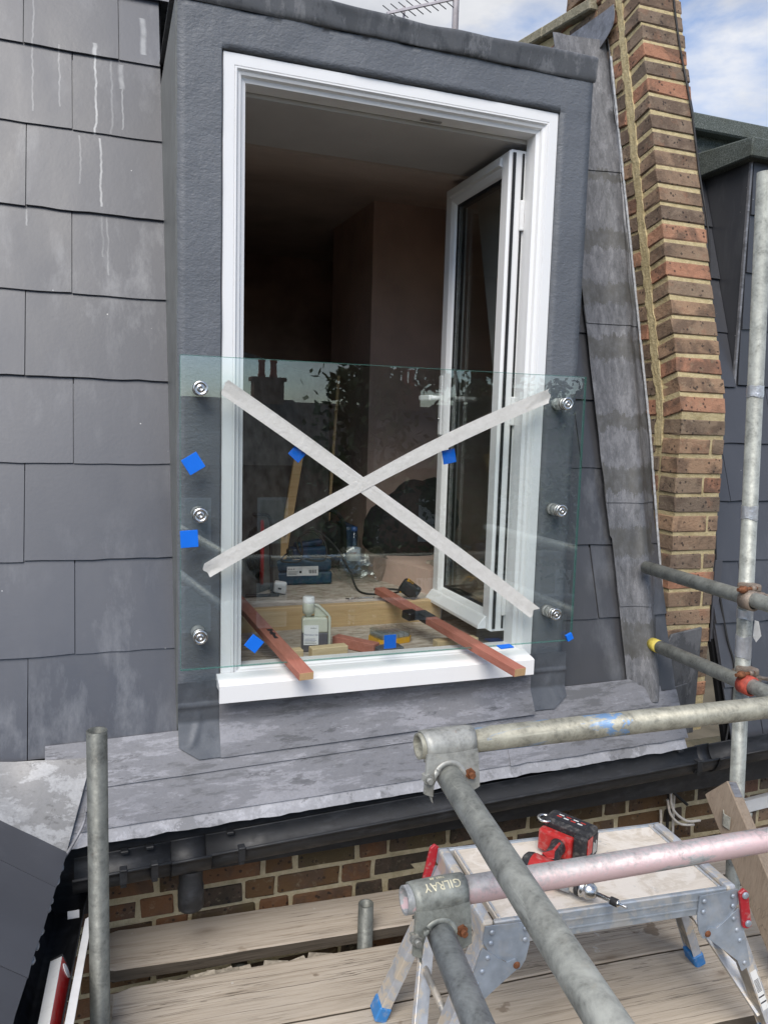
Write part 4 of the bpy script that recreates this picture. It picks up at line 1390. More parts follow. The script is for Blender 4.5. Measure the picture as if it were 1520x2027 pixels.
prism('weather_bar', [(LX0 - .001, LY0 + .02, LZ0 + .052), (LX0 - .010, LY0 + .02, LZ0 + .048), (LX0 - .034, LY0 + .02, LZ0 + .018), (LX0 - .034, LY0 + .02, LZ0 + .006), (LX0 - .001, LY0 + .02, LZ0 + .006)], (0, LY1 - LY0 - .03, 0), 'upvc', leaf, .0015)
prism('weather_bar', [(LX0 - .001, LY0 + .05, LZ1 - .012), (LX0 - .008, LY0 + .05, LZ1 - .014), (LX0 - .012, LY0 + .05, LZ1 - .040), (LX0 - .001, LY0 + .05, LZ1 - .044)], (0, LY1 - LY0 - .1, 0), 'upvc', leaf)
# handle on the free stile
box('handle_plate', (LX0 - .010, LY1 - .040, -.035), (LX0 - .001, LY1 - .014, .205), 'white_plastic', leaf, .004, None, 2)
bm = bmesh.new()
add_tube(bm, (LX0 - .008, LY1 - .027, .115), (LX0 - .050, LY1 - .027, .115), .009, 16)
add_box(bm, (LX0 - .058, LY1 - .030, .104), (LX0 - .036, LY1 + .085, .126), None, .005, 2)
from_bm('handle', bm, 'white_plastic', leaf)
lathe('lock_barrel', [(0.0, 0), (.007, 0), (.007, .006), (0, .006)], (LX0 - .010, LY1 - .027, .03), (-1, 0, 0), 'steel', leaf, 14)
# hinge-side edge of the leaf with its seals, and hinges
box('edge_seal', (LX0 + .012, LY0 - .006, LZ0 + .01), (LX0 + .022, LY0 - .0005, LZ1 - .01), 'black_gasket', leaf)
box('edge_seal', (LX0 + .048, LY0 - .006, LZ0 + .01), (LX0 + .054, LY0 - .0005, LZ1 - .01), 'black_gasket', leaf)
for z in (.72, .06, -.62):
    hg = box('hinge', (LX1 - .022, LY0 - .012, z - .05), (LX1 - .006, LY0 - .001, z + .05), 'white_plastic', door, .003)
# rebate stops inside the right jamb
box('frame_stop', (FX1 - .0705, 2.3735, FZ0 + .07), (FX1 - .066, 2.4125, FZ1 - .07), 'upvc', door)
box('keep', (.95, 2.385, FZ1 - .0745), (1.02, 2.40, FZ1 - .0722), 'steel', door)
for i in range(2):
    box('vent_cap', (FX0 + .0725, 2.37, -.705 + i * 1.0), (FX0 + .0745, 2.386, -.695 + i * 1.0), 'print_dark', door)

# ------------------------------------------------------------------ frameless glass balustrade on six standoffs
bal = thing('glass_balustrade', 'clear frameless glass balustrade panel across the lower half of the doorway', 'balustrade', (.865, 2.268, -.737))
GX0, GX1, GZ0, GZ1, GY0, GY1 = .1965, 1.5345, -.7365, .1805, 2.264, 2.276
bm = bmesh.new()
add_box(bm, (GX0, GY0, GZ0), (GX1, GY1, GZ1), None, .001)
bmesh.ops.recalc_face_normals(bm, faces=bm.faces)
pane = from_bm('glass_panel', bm, 'glass_panel', bal)
pane.data.materials.append(M['glass_edge'])
for p in pane.data.polygons:
    if abs(p.normal.y) < .9:
        p.material_index = 1
for x in (.2525, 1.4600):
    for z in (.088, -.275, -.637):
        so = lathe('standoff', [(0, 0), (.0205, 0), (.0205, .016), (.0190, .017), (.0190, .020), (.0205, .021), (.0205, .049), (.019, .0505), (0, .0505)], (x, DY - .001, z), (0, -1, 0), 'steel_satin', bal)
        lathe('washer', [(.0165, 0), (.0215, 0), (.0215, .0012), (.0165, .0012)], (x, GY1 + .0014, z), (0, -1, 0), 'rubber', so)
        lathe('cap', [(.0200, 0), (.0215, .001), (.0215, .0065), (.0205, .0085), (.0150, .0088), (.0146, .0080), (.0095, .0080), (.0092, .0088), (.0035, .0088), (.0032, .0050), (0, .0050)], (x, GY0 - .0006, z), (0, -1, 0), 'steel', so)
        lathe('washer', [(.0165, 0), (.0212, 0), (.0212, .001), (.0165, .001)], (x, GY0 - .0001, z), (0, -1, 0), 'rubber', so)

# blue protective pads stuck to the glass
def pad(cx, cz, s, rot, label, y=GY0 - .0016, t=.0032, sy=1.0, mx=None):
    h = s / 2
    m_ = mx or (Matrix.Translation((cx, y, cz)) @ Matrix.Rotation(rot, 4, 'Y'))
    o = box('blue_pad', (-h, -t / 2, -h * sy), (h, t / 2, h * sy), 'pad_blue', None, .0006, m_)
    return tag(o, label, 'pad', 'blue pads stuck to the balustrade glass')
pad(.2325, -.1255, .050, R(-32), 'blue square pad, turned on its corner, between the two upper left standoffs')
pad(.2215, -.3435, .050, R(-3), 'blue square pad, upright, just below the middle left standoff')
pad(.541, -.092, .042, R(42), 'blue square pad tucked under the masking tape in the left half', GY1 + .0018)
pad(1.040, -.0955, .045, R(-12), 'blue square pad, slightly tilted, over the open white door leaf', GY1 + .0018)
pad(.412, -.668, .043, R(40), 'blue diamond-set pad beside the lower left door jamb')
pad(.856, -.697, .041, R(-1), 'blue upright square pad at the bottom of the glass beside the yellow box', GY1 + .0018, .0032, 1.1)
pad(0, 0, .052, 0, 'blue pad lying flat on the right red batten below the glass', 0, .004, .55,
    Matrix.Translation((1.252, 2.232, -.7285)) @ Matrix.Rotation(R(90), 4, 'X') @ Matrix.Rotation(R(6), 4, 'Y') @ Matrix.Rotation(R(6), 4, 'X'))
pad(0, 0, .024, 0, 'small blue pad folded over the bottom right corner of the glass', 0, .010, 1.0,
    Matrix.Translation((1.521, 2.262, -.722)) @ Matrix.Rotation(R(-25), 4, 'Y'))

# masking tape cross
def tape_strip(label, a, b, w, y, curl, ragA, ragB, seed, bow):
    a = V(a[0], 0, a[1]); b = V(b[0], 0, b[1])
    d = (b - a).normalized(); n = V(-d.z, 0, d.x)
    L = (b - a).length
    def fn(u, v):
        e = 0
        if u == 0:
            e = ragA * nz(v, seed, 1, 2.2)
        if u == 1:
            e = ragB * nz(v, seed, 2, 2.2)
        ww = w * (1 - .16 * math.exp(-((u - .42) / .14) ** 2) * (1 if seed > 2 else .3))
        p = a + d * (u * L + e) + n * ((v - .5) * ww + bow * math.sin(math.pi * u) + .003 * math.sin(u * 7 + seed))
        fold = max(0, math.sin(u * 2.1 + seed)) * .0016 * math.exp(-((v - .55 - .5 * math.sin(u * 3 + seed)) / .06) ** 2)
        lift = curl * (max(0, .06 - u) / .06 + max(0, u - .94) / .06) * (.2 + abs(v - .3))
        p.y = y - fold - lift - max(0, nz(u * 14, v * 1.5, seed)) * .0009
        return p
    o = sheet('masking_tape', fn, 90, 10, .0003, 'tape', None, True)
    return tag(o, label, 'tape', 'masking tape cross on the glass')
tape_strip('masking tape strip running from upper left down to lower right across the glass', (.318, .092), (1.372, -.628), .046, GY0 - .0012, .008, .02, .02, 1.3, .012)
tape_strip('masking tape strip running from lower left up to upper right across the glass', (.268, -.440), (1.385, .112), .045, GY0 - .0030, .012, .015, .02, 2.6, .020)

# two red-stained battens poking out under the glass
def batten(name, a, b, w, h, label, group='red treated battens under the glass'):
    t = thing(name, label, 'timber batten', a, group)
    d = (V(*b) - V(*a)); L = d.length; d.normalize()
    sx = V(d.y, -d.x, 0).normalized()
    up = sx.cross(d)
    m_ = basis(a, sx, d, up)
    box('timber', (-w / 2, .0008, -h), (w / 2, L, 0), 'batten_red', t, .0012, m_)
    box('sawn_end', (-w / 2 + .001, 0, -h + .001), (w / 2 - .001, .0015, -.001), 'batten_end', t, 0, m_)
    return t, m_, L
b1, m1, L1 = batten('red_batten', (.552, 2.165, -.739), (.452, 2.98, -.660), .046, .024, 'red batten poking out at the middle left of the white cill')
bm = bmesh.new()
for i in range(7):
    add_box(bm, (-.008 + .016 * random.random(), .29 + .012 * i, .0002), (-.001 + .016 * random.random() + .004, .30 + .012 * i + .006, .0012), m1)
from_bm('ink_mark', bm, 'print_dark', b1)
b2, m2, L2 = batten('red_batten', (1.205, 2.045, -.742), (1.055, 2.95, -.668), .044, .026, 'longer red batten with black tape, ending at the right end of the cill')
box('tape_wrap', (-.0235, .52, -.0275), (.0235, .60, .0018), 'tape_black', b2, .003, m2)
box('tape_wrap', (-.0245, .575, -.0285), (.0250, .625, .0026), 'tape_black', b2, .004, m2 @ Matrix.Rotation(R(4), 4, 'Z'))

# ------------------------------------------------------------------ the room behind
def rbox(name, lo, hi, mat):
    return struct(box(name, lo, hi, mat))
rbox('floor_front', (.20, 2.42, -.86), (1.53, 2.862, -.800), 'chipboard')
rbox('floor', (-1.0, 2.902, -.86), (2.0, 5.6, -.718), 'chipboard')
rbox('wall_far', (-1.0, 5.5, -.9), (2.04, 5.6, 1.5), 'plaster_brown')
def slant(name, x0, x1, mat, off=.07):
    pts = [(x0, slope_y(z) + off, z) for z in (-.86, 1.30)]
    pts = [pts[0], pts[1], (x0, pts[1][1] + .03, 1.30), (x0, pts[0][1] + .03, -.86)]
    return struct(prism(name, pts, (x1 - x0, 0, 0), mat))
def side_wall(name, x, mat):
    pts = [(x, slope_y(z) + .07, z) for z in (-.86, 1.30)] + [(x, 5.5, 1.30), (x, 5.5, -.86)]
    return struct(prism(name, pts, (.03, 0, 0), mat))
side_wall('wall_left', -1.0, 'plaster_brown')
side_wall('wall_right', 2.0, 'plaster_brown')
slant('sloping_wall_left', -1.0, .22, 'plaster_brown')
slant('sloping_wall_right', 1.53, 2.03, 'plaster_brown')
rbox('chimney_breast', (1.290, 3.85, -.718), (2.0, 4.6, 1.16), 'plaster_pink')
struct(prism('ceiling', [(-1.0, 3.04, .985), (-1.0, 3.92, 1.155), (-1.0, 5.6, 1.155), (-1.0, 5.6, 1.19), (-1.0, 3.04, 1.10)], (3.04, 0, 0), 'ceiling_board'))
rbox('dormer_ceiling', (.25, 2.415, .955), (1.50, 2.80, 1.05), 'plasterboard')
struct(prism('ceiling_bulkhead', [(.25, 2.801, .944), (.25, 3.10, .990), (.25, 3.10, 1.05), (.25, 2.801, 1.05)], (1.25, 0, 0), 'ceiling_board'))
def reveal(name, x0, x1):
    pts = [(x0, 2.415, -.80), (x0, 2.415, .955), (x0, slope_y(.955) + .10, .955), (x0, slope_y(-.80) + .10, -.80)]
    return struct(prism(name, pts, (x1 - x0, 0, 0), 'plasterboard'))
reveal('dormer_reveal_left', .23, .300)
reveal('dormer_reveal_right', 1.45, 1.50)
o = prism('pocket_wall', [(1.155, 3.40, -.718), (1.295, 2.985, -.718), (1.99, 2.985, -.718), (1.99, 3.45, -.718)], (0, 0, .105), 'plaster_pink')
struct(o)
j = box('floor_joist', (.20, 2.864, -.812), (1.30, 2.900, -.712), 'pine', None, .003)
tag(j, 'pale pine joist across the floor behind the oil bottle', 'joist')

def offcut(lo, hi, mat, rz, label, end=None):
    c = (V(*lo) + V(*hi)) / 2
    m_ = Matrix.Translation(c) @ Matrix.Rotation(rz, 4, 'Z') @ Matrix.Translation(-c)
    o = box('timber_offcut', lo, hi, mat, None, .002, m_)
    return tag(o, label, 'offcut')
offcut((.640, 2.452, -.798), (.770, 2.490, -.755), 'pine_pale', R(4), 'pale timber offcut just in front of the oil bottle')
offcut((.575, 2.45, -.798), (.612, 2.488, -.757), 'pine_pale', R(5), 'short pale timber block under the left red batten')
offcut((.808, 2.462, -.798), (.848, 2.640, -.762), 'batten_red', R(38), 'short dark red batten offcut right of the oil bottle')
offcut((.875, 2.445, -.798), (.972, 2.500, -.772), 'lead_painted', R(4), 'dark grey slate packer in front of the yellow case')
offcut((1.100, 2.450, -.798), (1.195, 2.490, -.762), 'pine_pale', R(3), 'pale timber block with a pencil cross near the right batten')
offcut((1.198, 2.452, -.798), (1.265, 2.492, -.760), 'pine_pale', R(4), 'pale timber block tucked behind the right red batten')

# oil bottle
ob = thing('oil_bottle', 'translucent oil bottle with white cap and label, side dosing neck', 'bottle', (.684, 2.575, -.799))
OM = Matrix.Translation((.684, 2.575, -.799)) @ Matrix.Rotation(R(-9), 4, 'Z') @ Matrix.Diagonal((.86, .86, .86, 1))
def opoly(pts, d0, d1):
    return [V(x, d0, z) for x, z in pts], (0, d1 - d0, 0)
def oprism(name, pts, d0, d1, mat, bev=.002):
    bm = bmesh.new()
    p, e = opoly(pts, d0, d1)
    add_prism(bm, p, e)
    bmesh.ops.recalc_face_normals(bm, faces=bm.faces)
    bmesh.ops.bevel(bm, geom=list(bm.edges), offset=bev, segments=2, affect='EDGES', profile=.5)
    bmesh.ops.transform(bm, matrix=OM, verts=bm.verts)
    return from_bm(name, bm, mat, ob)
oprism('body', [(-.055, .0785), (.050, .0785), (.050, .132), (.044, .142), (-.048, .142), (-.055, .134)], -.025, .025, 'oil_plastic', .006)
oprism('contents', [(-.055, 0), (.050, 0), (.050, .078), (-.055, .078)], -.025, .025, 'oil_dark', .004)
oprism('handle', [(.052, 0), (.064, 0), (.064, .138), (.058, .150), (.016, .192), (-.004, .197), (-.004, .188), (.010, .184), (.052, .143)], -.012, .012, 'oil_plastic', .003)
oprism('web', [(-.004, .1425), (.052, .1425), (.012, .184), (-.004, .187)], -.004, .004, 'oil_plastic', .001)
bm = bmesh.new()
add_lathe(bm, [(.0, .140), (.012, .140), (.012, .150), (.022, .156), (.025, .170), (.025, .196), (.022, .204), (0, .204)], (-.028, 0, 0), (0, 0, 1), 24)
bmesh.ops.transform(bm, matrix=OM, verts=bm.verts)
from_bm('dosing_chamber', bm, 'oil_plastic', ob, True)
bm = bmesh.new()
add_lathe(bm, [(0, .199), (.023, .199), (.024, .202), (.024, .222), (.021, .226), (0, .226)], (-.028, 0, 0), (0, 0, 1), 24)
bmesh.ops.transform(bm, matrix=OM, verts=bm.verts)
from_bm('cap', bm, 'white_plastic', ob, True)
LBM = OM @ Matrix.Rotation(R(90), 4, 'X')
lab = box('label', (-.048, .030, .0253), (.012, .112, .0262), 'white_label', ob, 0, LBM)
lab.name = 'paper_label'
text_obj('print', 'Patination Oil', .0098, OM @ Matrix.Translation((-.018, -.0266, .072)) @ Matrix.Rotation(R(90), 4, 'X') @ Matrix.Rotation(R(-3), 4, 'Z'), 'print_blue', lab, None, .0001)
text_obj('print', 'ecobot', .0088, OM @ Matrix.Translation((-.008, -.0266, .100)) @ Matrix.Rotation(R(90), 4, 'X') @ Matrix.Rotation(R(-3), 4, 'Z'), 'print_dark', lab, None, .0001)
for i in range(4):
    box('print', (-.044, -.0266, .036 + .006 * i), (.004 - .006 * (i % 2), -.02645, .0375 + .006 * i), 'print_blue' if i > 1 else 'print_dark', lab, 0, OM)

# yellow screw case
sc_ = thing('screw_case', 'yellow screw organiser case with a clear lid on the boarded floor', 'case', (.97, 2.62, -.80))
SM = Matrix.Translation((.985, 2.625, -.799)) @ Matrix.Rotation(R(12), 4, 'Z')
def hexp(w, d, c):
    return [(-w + c, -d), (w - c, -d), (w, -d + c), (w, d - c), (w - c, d), (-w + c, d), (-w, d - c), (-w, -d + c)]
bm = bmesh.new(); add_prism(bm, [V(x, y, 0) for x, y in hexp(.072, .052, .018)], (0, 0, .020)); bmesh.ops.transform(bm, matrix=SM, verts=bm.verts)
from_bm('base', bm, 'yellow_plastic', sc_)
bm = bmesh.new(); add_prism(bm, [V(x, y, .0205) for x, y in hexp(.070, .050, .018)], (0, 0, .026)); bmesh.ops.transform(bm, matrix=SM, verts=bm.verts)
from_bm('lid', bm, 'clear_plastic', sc_)
for i in range(6):
    box('divider', (-.06 + .023 * i, -.047, .0206), (-.0585 + .023 * i, .047, .044), 'clear_plastic', sc_, 0, SM)
box('contents', (-.058, -.040, .0206), (.058, .042, .030), 'sheet_grey', sc_, 0, SM)

# tape measure
tm = thing('tape_measure', 'black and yellow tape measure resting by the right red batten', 'tape measure', (1.17, 2.93, -.71))
TM = Matrix.Translation((1.172, 2.905, -.672)) @ Matrix.Rotation(R(-28), 4, 'Z') @ Matrix.Rotation(R(32), 4, 'Y') @ Matrix.Rotation(R(90), 4, 'X')
bm = bmesh.new(); add_box(bm, (-.042, -.030, -.022), (.042, .030, .022), TM, .012, 3); from_bm('case', bm, 'rubber', tm, True)
box('yellow_band', (-.030, -.0305, -.018), (-.022, .0308, .018), 'yellow_plastic', tm, 0, TM)
box('yellow_band', (-.030, .0302, -.018), (.000, .0310, -.012), 'yellow_plastic', tm, 0, TM)
box('yellow_band', (-.030, .0302, .012), (.000, .0310, .018), 'yellow_plastic', tm, 0, TM)

# cable reel
cr = thing('cable_reel', 'red cable reel wound with black flex behind the left jamb', 'cable reel', (.55, 3.25, -.718))
RC = V(.535, 3.24, -.555)
ra = V(1, -.18, 0).normalized()
lathe('flange', [(0, 0), (.135, 0), (.140, .004), (.140, .012), (.132, .016), (0, .016)], RC + ra * .075, ra, 'reel_red', cr)
lathe('flange', [(0, 0), (.135, 0), (.140, .004), (.140, .012), (.132, .016), (0, .016)], RC - ra * .090, ra, 'reel_red', cr)
lathe('drum', [(.07, 0), (.07, .155)], RC - ra * .077, ra, 'rubber', cr)
bm = bmesh.new()
pa, pb, _ = frame_of(ra)
for lay in range(2):
    pts = []
    for i in range(15 * 14):
        a = 2 * math.pi * i / 14
        rr = .100 + .012 * lay + .008 * nz(i * .13, lay, 2)
        pts.append(RC + ra * (-.070 + .140 * i / 210 + .006 * math.sin(i * .9 + lay)) + pa * math.cos(a) * rr + pb * math.sin(a) * rr)
    add_cable(bm, pts, .0052, 6, 1)
me = bpy.data.meshes.new('flex'); bm.to_mesh(me); bm.free(); link('flex', me, cr, 'cable')
cable('stand', [RC + V(-.12, -.13, -.155), RC + V(.10, -.15, -.157), RC + V(.12, -.12, -.157), RC + V(.10, .12, -.157), RC + V(-.12, .12, -.157)], .007, 'rubber', cr, 8)
cable('stand', [RC + V(-.12, -.02, .16), RC + V(.06, -.03, .165), RC + V(.115, -.02, .14), RC + V(.118, -.03, 0), RC + V(.11, -.10, -.15)], .007, 'rubber', cr, 8)
pl = thing('mains_plug', 'white mains plug hanging in front of the cable reel', 'plug', (.66, 3.1, -.70))
PM = Matrix.Translation((.672, 3.105, -.683)) @ Matrix.Rotation(R(-20), 4, 'Z') @ Matrix.Rotation(R(20), 4, 'X') @ Matrix.Rotation(R(8), 4, 'Y')
box('body', (-.026, -.013, -.026), (.026, .013, .026), 'white_plastic', pl, .008, PM, 2)
box('fuse_print', (-.007, -.0136, -.003), (.007, -.0130, .005), 'print_dark', pl, 0, PM)

# blue tool case and the tool lying on it
tc = thing('tool_case', 'dark blue plastic tool case with a white barcode label on the floor', 'tool case', (.80, 3.35, -.718))
CM = Matrix.Translation((.800, 3.36, -.717)) @ Matrix.Rotation(R(-3), 4, 'Z')
box('shell', (-.150, -.075, 0), (.150, .16, .058), 'case_blue', tc, .010, CM, 2)
box('shell', (-.147, -.072, .0585), (.147, .16, .112), 'case_blue', tc, .012, CM, 2)
lb = box('barcode_label', (-.055, -.0765, .042), (.085, -.0752, .084), 'white_label', tc, 0, CM)
for i in range(9):
    box('print', (.042 + .004 * i, -.0771, .052), (.042 + .004 * i + (.0022 if i % 3 else .001), -.0766, .068), 'print_dark', lb, 0, CM)
box('print', (.000, -.0771, .054), (.010, -.0766, .064), 'print_dark', lb, 0, CM)
for i in range(3):
    box('print', (-.050 + .011 * i, -.0771, .071), (-.044 + .011 * i, -.0766, .0745), 'print_dark', lb, 0, CM)
for i in range(3):
    box('print', (-.050, -.0771, .048 + .006 * i), (-.012 + .004 * i, -.0766, .0495 + .006 * i), 'print_dark', lb, 0, CM)
pt = thing('power_tool', 'dark blue corded power tool lying on the tool case', 'power tool', (.84, 3.36, -.605))
PT = Matrix.Translation((.850, 3.345, -.604)) @ Matrix.Rotation(R(8), 4, 'Z')
box('body', (-.085, -.035, .0), (.085, .035, .050), 'tool_blue', pt, .012, PT, 2)
box('motor_cover', (-.105, -.028, .012), (-.080, .028, .046), 'tool_black', pt, .008, PT, 2)
box('grip', (-.060, -.022, .0505), (.070, .022, .076), 'tool_blue', pt, .010, PT @ Matrix.Rotation(R(-6), 4, 'Y'), 2)
box('sole', (-.090, -.040, -.002), (.095, .040, .002), 'steel', pt, 0, PT)
cable('flex', [(.77, 3.33, -.57), (.72, 3.27, -.585), (.71, 3.24, -.600), (.78, 3.23, -.601), (.80, 3.25, -.56), (.80, 3.28, -.50), (.85, 3.29, -.48), (.90, 3.26, -.52), (.905, 3.24, -.59), (.86, 3.235, -.602), (.80, 3.26, -.58), (.79, 3.30, -.51), (.87, 3.32, -.475), (.96, 3.28, -.55), (1.00, 3.20, -.64), (1.01, 3.12, -.705), (1.03, 3.04, -.7135), (1.12, 3.02, -.7135), (1.19, 3.06, -.7135), (1.17, 3.10, -.7135), (1.09, 3.12, -.7135)], .0042, 'cable', pt, 8)
bg = thing('dark_holdall', 'dark holdall bag standing behind the blue tool case', 'bag', (.98, 3.75, -.718))
box('body', (.76, 3.62, -.717), (1.12, 3.85, -.49), 'bag_black', bg, .04, None, 3)
cable('strap', [(.90, 3.60, -.62), (.92, 3.59, -.50), (.97, 3.60, -.43), (1.05, 3.60, -.43), (1.09, 3.59, -.50), (1.10, 3.60, -.63)], .010, 'bag_black', bg, 8)
box('side_pocket', (1.10, 3.60, -.717), (1.17, 3.80, -.50), 'tool_blue', bg, .02, None, 2)

# water bottle and the clear bag
wb = thing('water_bottle', 'clear water bottle with a blue cap and paper label', 'bottle', (1.10, 3.42, -.718))
WB = V(1.092, 3.43, -.717)
lathe('body', [(0, .004), (.026, 0), (.032, .006), (.033, .03), (.031, .05), (.033, .075), (.033, .14), (.030, .17), (.020, .20), (.0125, .213), (.0125, .222)], WB, (0, 0, 1), 'bottle_plastic', wb, 24)
lathe('paper_label', [(.0334, .078), (.0336, .08), (.0336, .135), (.0334, .137)], WB, (0, 0, 1), 'white_label', wb, 24)
lathe('cap', [(0, .216), (.015, .216), (.0155, .220), (.015, .236), (0, .238)], WB, (0, 0, 1), 'cap_blue', wb, 20)
def wwarp(co):
    a = -math.pi / 2 - .32 + co.x / .0338
    return WB + V(math.cos(a) * .0341, math.sin(a) * .0341, .118 + co.y)
text_obj('print', 'evian', .016, None, 'print_red', wb, wwarp, .0001)
def bagfn(u, v):
    a = 2 * math.pi * u
    r = .105 * (.55 + .45 * math.sin(math.pi * (v * .8 + .15))) * (1 + .22 * nz(math.cos(a) * 2, math.sin(a) * 2, v * 2, 1.3))
    return (1.095 + math.cos(a) * r * 1.25, 3.315 + math.sin(a) * r * .6, -.712 + .145 * v + .025 * nz(a, v, 3, 1.4))
pbag = sheet('plastic_bag', bagfn, 44, 16, .0006, 'clear_plastic', None, False)
tag(pbag, 'crumpled clear plastic bag in front of the water bottle', 'plastic bag')
# black bag on the low wall
bm = bmesh.new()
bmesh.ops.create_icosphere(bm, subdivisions=4, radius=1)
for v in bm.verts:
    c = v.co.copy()
    s = 1 + .18 * nz(c.x, c.y, c.z, 2.0)
    v.co = Vector((1.40 + c.x * .235 * s, 3.46 + c.y * .17 * s, max(-.612, -.47 + c.z * .205 * s + .05 * c.x)))
bb = from_bm('black_bag', bm, 'bag_black', None, True)
tag(bb, 'bulging black bag on the low plastered ledge', 'bag')
bm = bmesh.new()
for i in range(26):
    c = V(1.34 + random.random() * .30, 3.02 + random.random() * .18, -.612)
    s = .006 + random.random() * .016
    add_box(bm, (c.x - s, c.y - s * .7, c.z), (c.x + s, c.y + s * .7, c.z + s * .7), Matrix.Translation(c) @ Matrix.Rotation(random.random() * 3, 4, 'Z') @ Matrix.Translation(-c))
rb = stuff(from_bm('rubble', bm, 'rubble', None))
tag(rb, 'scattered crumbs of rubble on the low ledge', 'rubble')

# sheets and boards leaning inside on the left
ib = prism('insulation_board', [(.40, 3.06, -.716), (.98, 3.68, -.716), (1.02, 3.90, .22), (.42, 3.28, .30)], (.05, -.05, 0), 'foil_board')
tag(ib, 'dusty printed foil insulation board leaning inside on the left', 'insulation board')
def drape(u, v):
    x = .80 + .20 * u + .08 * v
    return (x + .03 * nz(u * 3, v * 2, 1), 3.55 + .22 * u - .05 * math.sin(u * 9) + .16 * v, -.70 + .72 * v * (1 - .15 * u))
ps = sheet('plastic_sheet', drape, 20, 20, .002, 'sheet_grey', None, True)
tag(ps, 'grey plastic sheet hanging over the leaning boards', 'sheet')
def lean(name, a, b, w, t, mat, label):
    a, b = V(*a), V(*b)
    d = (b - a).normalized(); sx = d.cross(V(0, -1, 0)).normalized(); up = sx.cross(d)
    o = box(name, (-w / 2, 0, -t / 2), (w / 2, (b - a).length, t / 2), mat, None, .001, basis(a, sx, d, up))
    return tag(o, label, 'batten')
lean('leaning_batten', (.700, 3.30, -.712), (.830, 3.46, -.13), .040, .02, 'pine', 'short pine batten leaning on the foil board')
text_obj('print', '5', .030, basis((.741, 3.337, -.50), V(.97, .25, 0).normalized(), V(.2, .26, .94).normalized(), V(.2, -.95, .2).normalized()), 'print_dark', bpy.data.objects['leaning_batten'], None, .0002)
lean('leaning_batten', (1.035, 3.72, -.712), (1.115, 3.83, .24), .014, .014, 'pine', 'thin pale lath leaning upright behind the holdall')
box_ply = box('plywood_sheet', (.70, 3.50, -.717), (.79, 3.515, -.42), 'plywood', None)
tag(box_ply, 'scrap of plywood standing behind the cable reel', 'plywood')
sw = thing('spanner', 'small open-ended spanner lying on the floor by the right batten', 'spanner', (1.02, 3.0, -.717))
cable('shank', [(.93, 2.96, -.714), (.98, 2.975, -.714), (1.04, 2.97, -.714)], .003, 'steel', sw, 6)
cable('jaw', [(.918, 2.945, -.714), (.926, 2.958, -.713), (.918, 2.972, -.714)], .004, 'steel', sw, 6)

# ================================================================== SCAFFOLD
TR = .02415
def scaff(name, p0, p1, mat, label, hollow=True, group='scaffold tubes'):
    o = tube(name, p0, p1, TR, mat, None, TR - .004 if hollow else None)
    return tag(o, label, 'scaffold tube', group)
# uprights
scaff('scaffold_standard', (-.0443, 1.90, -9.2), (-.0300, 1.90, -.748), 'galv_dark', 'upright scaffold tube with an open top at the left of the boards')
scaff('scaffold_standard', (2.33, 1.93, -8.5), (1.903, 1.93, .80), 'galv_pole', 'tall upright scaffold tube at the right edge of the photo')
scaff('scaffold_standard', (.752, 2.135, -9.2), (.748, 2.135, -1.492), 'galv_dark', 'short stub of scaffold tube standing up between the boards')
# rails parallel to the house
scaff('scaffold_rail', (.545, 1.285, -.600), (2.9, 1.285, -.626), 'galv_blue', 'upper guard rail tube with worn blue and cream paint')
scaff('scaffold_rail', (.478, 1.165, -.822), (2.9, 1.165, -.888), 'galv_pink', 'lower guard rail tube with peeling pink paint')
# rails running toward the camera
scaff('scaffold_rail', (.608, 1.325, -.654), (.349, -.55, -.645), 'galv', 'grey guard rail tube running from the upper coupler to the bottom edge')
scaff('scaffold_rail', (.547, 1.200, -.879), (.285, -.55, -.872), 'galv_grey', 'grey guard rail tube running from the stamped coupler to the bottom edge')
scaff('scaffold_transom', (1.918, 2.375, -.508), (1.905, .9, -.530), 'galv_pole', 'thin-looking scaffold tube butting toward the lead, higher of two at right')
tr2 = thing('scaffold_transom', 'scaffold tube with a yellow taped end, lower of two at right', 'scaffold tube', (1.94, 2.36, -.8), 'scaffold tubes')
tube('tube', (1.938, 2.335, -.797), (1.925, .9, -.800), TR, 'galv_pole', tr2, TR - .004)
tube('tape_band', (1.938, 2.337, -.797), (1.9375, 2.292, -.7972), TR + .0006, 'yellow_tape', tr2, TR - .0002)
# wraps of silver tape on the tall upright
def pole_at(z):
    f = (z + 8.5) / 9.3
    return V(2.33 + (1.903 - 2.33) * f, 1.93, z)
for z0, z1, lab in ((.12, .155, 'ragged silver tape round the tall upright near the top'), (-.27, -.225, 'silver tape band round the tall upright, level with the brick pier'),
                    (-.60, -.565, 'silver tape band just below the higher coupler at right'), (-.73, -.655, 'wide silver tape band above the lower coupler at right')):
    def wrapfn(u, v, z0=z0, z1=z1):
        a = 2 * math.pi * u
        z = z0 + (z1 - z0) * v + (.008 * nz(u * 6, z0, v) if v in (0, 1) else 0)
        c = pole_at(z); r = TR + .0012 + .0010 * nz(u * 9, v * 4, z0)
        return (c.x + r * math.cos(a), c.y + r * math.sin(a), z)
    o = sheet('tape_wrap', wrapfn, 40, 6, .0004, 'silver_tape', None, True)
    tag(o, lab, 'tape')
flap = prism('tape_scrap', [(1.985, 1.905, -.60), (2.002, 1.905, -.605), (2.018, 1.905, -.655), (1.998, 1.905, -.675), (1.983, 1.905, -.655)], (0, .001, 0), 'tape')
tag(flap, 'loose scrap of cream tape hanging from the tall upright', 'tape')

